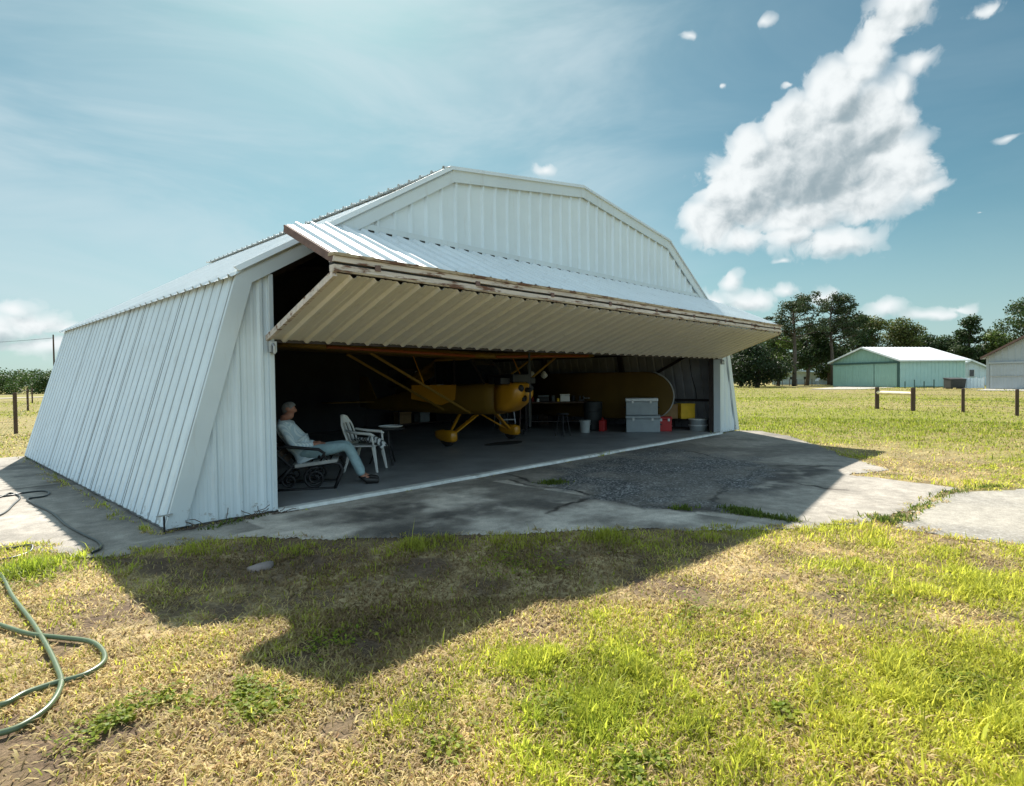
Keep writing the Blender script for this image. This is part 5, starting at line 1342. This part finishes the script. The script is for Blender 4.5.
colg = colg * (1 - .42 * sstep(10, 22, r))[:, None] * (1 - np.array([.10, .0, .05]) * sstep(10, 22, r)[:, None]); cold = cold * (1 - .25 * sstep(10, 22, r))[:, None]
col = np.where(isgreen[:, None], colg, cold) * (.62 + .62 * rng.random((n, 1)) + .42 * (vnoise(x * 5, y * 5, 133) - .35)[:, None])
np_mesh('grass', V, F4, M['blade'], color=np.repeat(np.clip(col, 0, 1), 5, 0), faces3=F3, kind='stuff')
# weeds rooted in the cracks and joints of the apron
paths = [(CRACKS[0][5:], 900, .045), ([gp(893, 521), gp(925, 505), gp(945, 494), gp(975, 488), gp(1000, 486)], 420, .05), ([crop3(15, 218), crop3(75, 212)], 380, .09), ([(-7.80, 10.2), (-7.80, .4)], 50, .02), ([gp(880, 521), gp(900, 517)], 380, .09), ([gp(205, 530), gp(262, 515)], 130, .05), ([crop3(640, 302), crop3(740, 322)], 500, .07)]
VX, VY = [], []
for pts, k, sg in paths:
    P = np.array(pts); t = rng.random(k) * (len(P) - 1); i = t.astype(int); f = (t - i)[:, None]; Q = P[i] * (1 - f) + P[i + 1] * f + rng.normal(size=(k, 2)) * sg
    VX.append(Q[:, 0]); VY.append(Q[:, 1])
x = np.concatenate(VX); y = np.concatenate(VY); n = len(x); keep = fbm(x, y, 3.5, 3, 19) > .40; x, y = x[keep], y[keep]; n = len(x)
hgt = .02 + .06 * rng.random(n); lean = .3 + .8 * rng.random(n); az = rng.random(n) * 2 * PI; wdt = .005 + .004 * rng.random(n); ln = hgt * 1.15; dx, dy = np.cos(az), np.sin(az); sxx, syy = -dy, dx; gzv = np.full(n, -.002)
b0, b1, b2 = pt(0, 0), pt(.55, 0), pt(1.0, 0); sv = np.stack([sxx, syy, np.zeros(n)], 1) * wdt[:, None]
V = np.stack([b0 - sv, b0 + sv, b1 + sv * .8, b1 - sv * .8, b2], 1).reshape(-1, 3); I = np.arange(n)[:, None] * 5
col = (np.array([.12, .20, .03]) * (1 - .6 * rng.random((n, 1))) + np.array([.20, .17, .05]) * .6 * rng.random((n, 1)))
np_mesh('weeds', V, I + np.array([[0, 1, 2, 3]]), M['blade'], color=np.repeat(col, 5, 0), faces3=I + np.array([[3, 2, 4]]), kind='stuff')
# low broad-leaved ground cover in patches among the grass
QX, QY = [], []
for (px, py, k, sg) in ((150, 706, 800, .13), (120, 720, 350, .10), (262, 700, 600, .10), (235, 688, 500, .08), (560, 702, 250, .12), (330, 640, 200, .10), (700, 610, 300, .22), (880, 600, 300, .25), (450, 740, 200, .10), (640, 760, 500, .08), (960, 680, 500, .12), (40, 575, 700, .2), (520, 560, 500, .3), (780, 700, 500, .1)):
    qx, qy = gp(px, py); QX.append(qx + rng.normal(size=k) * sg); QY.append(qy + rng.normal(size=k) * sg * .8)
x = np.concatenate(QX); y = np.concatenate(QY); keep = (fbm(x, y, 6, 3, 29) > .42) & ~covered(x, y); x, y = x[keep], y[keep]; n = len(x)
z = ground_z(x, y) + .012 + .030 * rng.random(n); az = rng.random(n) * 2 * PI; L_ = .009 + .010 * rng.random(n)
tt = np.stack([np.cos(az), np.sin(az), rng.normal(size=n) * .35], 1) * L_[:, None]; bb = np.stack([-np.sin(az), np.cos(az), rng.normal(size=n) * .35], 1) * L_[:, None] * .62; P0 = np.stack([x, y, z], 1)
V = np.stack([P0 - tt, P0 - bb, P0 + tt, P0 + bb], 1).reshape(-1, 3); col = np.array([.17, .25, .030]) * (.6 + .8 * rng.random((n, 1))) + np.array([.20, .14, .02]) * rng.random((n, 1))
np_mesh('ground_cover', V, np.arange(4 * n).reshape(n, 4), M['blade'], color=np.repeat(col, 4, 0), kind='stuff')

# ------------------------------------------------------------------ sky
SUN_AZ, SUN_EL = R(30.3), R(44.0)
world = bpy.data.worlds.new('World'); scene.world = world; world.use_nodes = True
nt = world.node_tree; nt.nodes.clear()
out = nt.nodes.new('ShaderNodeOutputWorld'); bg = nt.nodes.new('ShaderNodeBackground'); nt.links.new(bg.outputs[0], out.inputs[0])
sky = nt.nodes.new('ShaderNodeTexSky'); sky.sky_type = 'NISHITA'; sky.sun_disc = False; sky.sun_elevation = SUN_EL; sky.sun_rotation = SUN_AZ
sky.altitude = 10; sky.air_density = 1.0; sky.dust_density = .8; sky.ozone_density = 1.0
SKY_STRENGTH = 0.084; SKY_GAMMA = 1.0; SKY_TINT = (.29, .465, .425); CLOUD_WHITE = (5.2, 5.45, 5.5); FILL_BANK = (4.9, 6.7, 8.0); CLOUD_GREY = (1.9, 2.4, 2.65)
bg.inputs[1].default_value = SKY_STRENGTH
# cloud group: density of the cumulus at an (azimuth, elevation) position in degrees
ng = bpy.data.node_groups.new('cumulus', 'ShaderNodeTree')
ng.interface.new_socket('P', in_out='INPUT', socket_type='NodeSocketVector'); ng.interface.new_socket('D', in_out='OUTPUT', socket_type='NodeSocketFloat'); ng.interface.new_socket('A', in_out='OUTPUT', socket_type='NodeSocketFloat')
gi = ng.nodes.new('NodeGroupInput'); go = ng.nodes.new('NodeGroupOutput')
def mth(t, op, a, b=None, c=None, clamp=False):
    nd = t.nodes.new('ShaderNodeMath'); nd.operation = op; nd.use_clamp = clamp
    for s, v in zip(nd.inputs, (a, b, c)):
        if v is None: continue
        if isinstance(v, (int, float)): s.default_value = v
        else: t.links.new(v, s)
    return nd.outputs[0]
def vth(t, op, a, b=None):
    nd = t.nodes.new('ShaderNodeVectorMath'); nd.operation = op
    for s, v in zip(nd.inputs, (a, b)):
        if v is None: continue
        if isinstance(v, (tuple, list)): s.default_value = v
        else: t.links.new(v, s)
    return nd.outputs['Value'] if op in ('LENGTH', 'DOT_PRODUCT') else nd.outputs[0]
BL = [(22.0, 16.4, 4.8, 3.8), (19.0, 14.0, 3.4, 2.4), (22.2, 19.6, 2.5, 2.3), (25.8, 21.0, 3.2, 2.8), (29.0, 22.6, 2.8, 3.0), (27.2, 17.8, 6.0, 4.6), (31.8, 19.8, 3.2, 3.4), (33.0, 16.4, 3.4, 3.0), (35.0, 14.4, 1.9, 1.2),
      (31.0, 14.3, 4.6, 2.3), (26.2, 13.6, 4.6, 1.9), (21.8, 12.4, 3.0, 1.3), (29.0, 11.3, 3.8, 1.4), (25.5, 12.0, 3.0, 1.4), (31.4, 25.0, 2.5, 1.8), (30.6, 23.8, 2.3, 1.6), (32.4, 26.1, 2.4, 1.7), (33.6, 27.4, 2.5, 1.9), (35.4, 29.0, 2.9, 1.8), (34.6, 23.3, 1.4, 1.0), (33.6, 21.8, 1.3, 1.5),
      (20.8, 8.4, .95, 1.1), (19.0, 6.9, 1.7, .9), (22.2, 6.9, 2.4, 1.1), (25.2, 7.4, 1.2, .5), (27.9, 6.9, 1.9, .75), (32.6, 5.3, 1.7, .75), (35.9, 4.7, 2.6, .5), (37.4, 5.0, 1.5, .4),
      (-40.2, 5.8, 1.3, .9), (-39.2, 4.6, 3.0, 1.1), (-36.8, 4.4, 2.2, .8), (-42.5, 4.2, 3.6, 1.6), (-38, 2.9, 5.5, .7),
      (17.1, 28.9, .5, .3), (23.7, 28.6, .5, .35), (25.1, 24.0, .8, .28), (19.7, 24.7, .4, .25), (38.9, 25.6, 1.1, .5), (40.2, 16.8, .6, .2), (3.4, 19.6, 1.0, .5), (38.5, 12.0, .4, .18), (24.5, 10.2, .6, .2)]
P_ = gi.outputs[0]
def gnoise(scale, detail, rough, vec, color=False):
    nd = ng.nodes.new('ShaderNodeTexNoise'); nd.inputs['Scale'].default_value = scale; nd.inputs['Detail'].default_value = detail; nd.inputs['Roughness'].default_value = rough; ng.links.new(vec, nd.inputs['Vector'])
    return nd.outputs['Color' if color else 'Fac']
wn = gnoise(.42, 2, .45, P_, True); wofs = vth(ng, 'MULTIPLY', vth(ng, 'SUBTRACT', wn, (.5, .5, .5)), (2.2, 1.8, 0)); PW = vth(ng, 'ADD', P_, wofs)
acc = None
for (cx, cy_, rx, ry) in BL:
    q = vth(ng, 'MULTIPLY', vth(ng, 'SUBTRACT', PW, (cx, cy_, 0)), (1 / rx, 1 / ry, 0)); l = vth(ng, 'LENGTH', q)
    f = mth(ng, 'MULTIPLY', mth(ng, 'SUBTRACT', 1.0, l), min(.95, .20 + .21 * min(rx, ry)))
    acc = f if acc is None else mth(ng, 'SMOOTH_MAX', acc, f, .10)
vor = ng.nodes.new('ShaderNodeTexVoronoi'); vor.feature = 'SMOOTH_F1'; vor.inputs['Scale'].default_value = .50; vor.inputs['Detail'].default_value = 3; vor.inputs['Roughness'].default_value = .42; vor.inputs['Lacunarity'].default_value = 2.4; vor.inputs['Smoothness'].default_value = .35
vor.normalize = True; ng.links.new(PW, vor.inputs['Vector'])
n1 = gnoise(.55, 8, .62, PW)
dens = mth(ng, 'ADD', acc, mth(ng, 'MULTIPLY', mth(ng, 'SUBTRACT', .36, vor.outputs['Distance']), 1.15))
dens = mth(ng, 'ADD', dens, mth(ng, 'MULTIPLY', mth(ng, 'SUBTRACT', n1, .5), .42))
n2 = gnoise(2.4, 5, .6, PW)
dens = mth(ng, 'ADD', dens, mth(ng, 'MULTIPLY', mth(ng, 'SUBTRACT', n2, .5), .16))
ng.links.new(dens, go.inputs[0]); ng.links.new(acc, go.inputs[1])
tc = nt.nodes.new('ShaderNodeTexCoord'); sp = nt.nodes.new('ShaderNodeSeparateXYZ'); nt.links.new(tc.outputs['Generated'], sp.inputs[0])
# azimuth measured from the building's diagonal (46.5 degrees), so that the seam lies far behind
ca, sa = math.cos(R(46.5)), math.sin(R(46.5))
fx_ = mth(nt, 'ADD', mth(nt, 'MULTIPLY', sp.outputs[0], sa), mth(nt, 'MULTIPLY', sp.outputs[1], ca)); rx_ = mth(nt, 'SUBTRACT', mth(nt, 'MULTIPLY', sp.outputs[0], ca), mth(nt, 'MULTIPLY', sp.outputs[1], sa))
az_ = mth(nt, 'MULTIPLY', mth(nt, 'ARCTAN2', rx_, fx_), 180 / PI); el_ = mth(nt, 'MULTIPLY', mth(nt, 'ARCSINE', sp.outputs[2]), 180 / PI)
cb_ = nt.nodes.new('ShaderNodeCombineXYZ'); nt.links.new(az_, cb_.inputs[0]); nt.links.new(el_, cb_.inputs[1])
def dens_at(off):
    g_ = nt.nodes.new('ShaderNodeGroup'); g_.node_tree = ng
    nt.links.new(vth(nt, 'ADD', cb_.outputs[0], off) if off else cb_.outputs[0], g_.inputs[0]); return g_.outputs[0], g_.outputs[1]
def mrange(v, a, b, c, d, smooth=True):
    m_ = nt.nodes.new('ShaderNodeMapRange'); m_.interpolation_type = 'SMOOTHSTEP' if smooth else 'LINEAR'; nt.links.new(v, m_.inputs[0])
    for i, val in enumerate((a, b, c, d)): m_.inputs[1 + i].default_value = val
    return m_.outputs[0]
(D0, A0), (D1, A1) = dens_at(None), dens_at((-.55, .62, 0))
alpha = mth(nt, 'MULTIPLY', mrange(D0, .0, .17, 0, 1), mrange(A0, -.10, .36, .22, 1))
relief = mth(nt, 'SUBTRACT', D0, D1)
kn = nt.nodes.new('ShaderNodeTexNoise'); kn.inputs['Scale'].default_value = .28; kn.inputs['Detail'].default_value = 4; nt.links.new(cb_.outputs[0], kn.inputs['Vector'])
KP = vth(nt, 'ADD', cb_.outputs[0], vth(nt, 'MULTIPLY', vth(nt, 'SUBTRACT', kn.outputs['Color'], (.5, .5, .5)), (5.5, 4.5, 0)))
core = None
for (cx, cy_, rx, ry, k_) in ((27.4, 17.0, 6.6, 4.4, 1.0), (30.6, 19.6, 3.8, 3.6, .9), (21.6, 14.8, 4.6, 2.0, .85), (29.0, 14.2, 5.0, 1.8, .6), (33.6, 26.4, 2.2, 1.4, .5), (26.0, 20.8, 2.2, 1.6, .45), (20.6, 6.6, 2.2, .5, .35), (-39, 3.8, 4, .8, .4), (28.5, 10.6, 3.2, .5, .5)):
    l = vth(nt, 'LENGTH', vth(nt, 'MULTIPLY', vth(nt, 'SUBTRACT', KP, (cx, cy_, 0)), (1 / rx, 1 / ry, 0)))
    q = mrange(l, .25, 1.15, k_, 0); core = q if core is None else mth(nt, 'MAXIMUM', core, q)
lraw = mth(nt, 'ADD', mth(nt, 'SUBTRACT', .80, mth(nt, 'MULTIPLY', core, .74)), mth(nt, 'MULTIPLY', relief, 1.35))
lit = mrange(lraw, -.45, 1.10, 0, 1, True)
# thin high cirrus
ci = nt.nodes.new('ShaderNodeMapping'); ci.inputs['Scale'].default_value = (.035, .11, 1); ci.inputs['Rotation'].default_value = (0, 0, R(18)); nt.links.new(cb_.outputs[0], ci.inputs[0])
cn = nt.nodes.new('ShaderNodeTexNoise'); cn.inputs['Scale'].default_value = 1.0; cn.inputs['Detail'].default_value = 5; cn.inputs['Roughness'].default_value = .6; cn.inputs['Distortion'].default_value = .6; nt.links.new(ci.outputs[0], cn.inputs['Vector'])
cir = mth(nt, 'MULTIPLY', mrange(cn.outputs[0], .34, .72, .16, .68), mrange(az_, 4, 24, 1, .18))
gm_ = nt.nodes.new('ShaderNodeGamma'); gm_.inputs[1].default_value = SKY_GAMMA; nt.links.new(sky.outputs[0], gm_.inputs[0])
tint = mixc(nt, 1.0, gm_.outputs[0], SKY_TINT, 'MULTIPLY')
hz_ = mrange(el_, 0, 16, .55, 0)
base_ = mixc(nt, hz_, tint, (3.0, 3.85, 4.25))
base_ = mixc(nt, cir, base_, (3.6, 4.35, 4.65))
# unseen bright cloud banks added behind the camera to fill the shade
bk = nt.nodes.new('ShaderNodeTexNoise'); bk.inputs['Scale'].default_value = 2.2; bk.inputs['Detail'].default_value = 4; nt.links.new(tc.outputs['Generated'], bk.inputs['Vector'])
bkm = mth(nt, 'MULTIPLY', mrange(bk.outputs['Fac'], .34, .56, 0, 1), mth(nt, 'MULTIPLY', mrange(fx_, -.10, -.45, 0, 1), mrange(el_, 1, 8, .3, 1)))
base_ = mixc(nt, bkm, base_, FILL_BANK)
ccol = mixc(nt, lit, CLOUD_GREY, CLOUD_WHITE)
fin = mixc(nt, alpha, base_, ccol)
nt.links.new(base_, bg.inputs[0])
bg2 = nt.nodes.new('ShaderNodeBackground'); bg2.inputs[1].default_value = SKY_STRENGTH; nt.links.new(fin, bg2.inputs[0])
def inside(v, a, b): return mth(nt, 'MULTIPLY', mth(nt, 'GREATER_THAN', v, a), mth(nt, 'LESS_THAN', v, b))
reg = mth(nt, 'ADD', mth(nt, 'MULTIPLY', inside(az_, 14.5, 46), inside(el_, 2, 33.5)), mth(nt, 'MULTIPLY', inside(az_, -48, -32), inside(el_, .5, 9)))
reg = mth(nt, 'MAXIMUM', reg, mth(nt, 'MULTIPLY', inside(az_, 1, 6), inside(el_, 17.5, 21.5)))
ms_ = nt.nodes.new('ShaderNodeMixShader'); nt.links.new(reg, ms_.inputs[0]); nt.links.new(bg.outputs[0], ms_.inputs[1]); nt.links.new(bg2.outputs[0], ms_.inputs[2]); nt.links.new(ms_.outputs[0], out.inputs[0])
world.cycles.sampling_method = 'MANUAL'; world.cycles.sample_map_resolution = 256
sl = bpy.data.lights.new('sun', 'SUN'); so = bpy.data.objects.new('sun', sl); COL.objects.link(so)
sl.energy = 5.0; sl.angle = R(.53); sl.color = (1.0, .945, .85)
sd = Vector((math.sin(SUN_AZ) * math.cos(SUN_EL), math.cos(SUN_AZ) * math.cos(SUN_EL), math.sin(SUN_EL)))
so.rotation_euler = sd.to_track_quat('Z', 'Y').to_euler(); so.location = (0, 0, 30)

# ------------------------------------------------------------------ camera and render settings
cd = bpy.data.cameras.new('camera'); co = bpy.data.objects.new('camera', cd); COL.objects.link(co); scene.camera = co
cd.sensor_width = 36; cd.lens = FPX / 1024 * 36; cd.clip_start = .05; cd.clip_end = 6000
mw = Matrix(((CR[0], CU[0], -CF[0], CAM[0]), (CR[1], CU[1], -CF[1], CAM[1]), (CR[2], CU[2], -CF[2], CAM[2]), (0, 0, 0, 1))); co.matrix_world = mw
vs_ = scene.view_settings; vs_.view_transform = 'Standard'; vs_.look = 'None'; vs_.gamma = 1; vs_.use_curve_mapping = False; vs_.exposure = 1.08
scene.cycles.use_denoising = True
try: scene.cycles.denoiser = 'OPENIMAGEDENOISE'
except Exception: pass
scene.cycles.max_bounces = 6; scene.cycles.diffuse_bounces = 3; scene.cycles.glossy_bounces = 2; scene.cycles.transmission_bounces = 4; scene.cycles.transparent_max_bounces = 4
scene.cycles.caustics_reflective = False; scene.cycles.caustics_refractive = False; scene.cycles.sample_clamp_indirect = 4
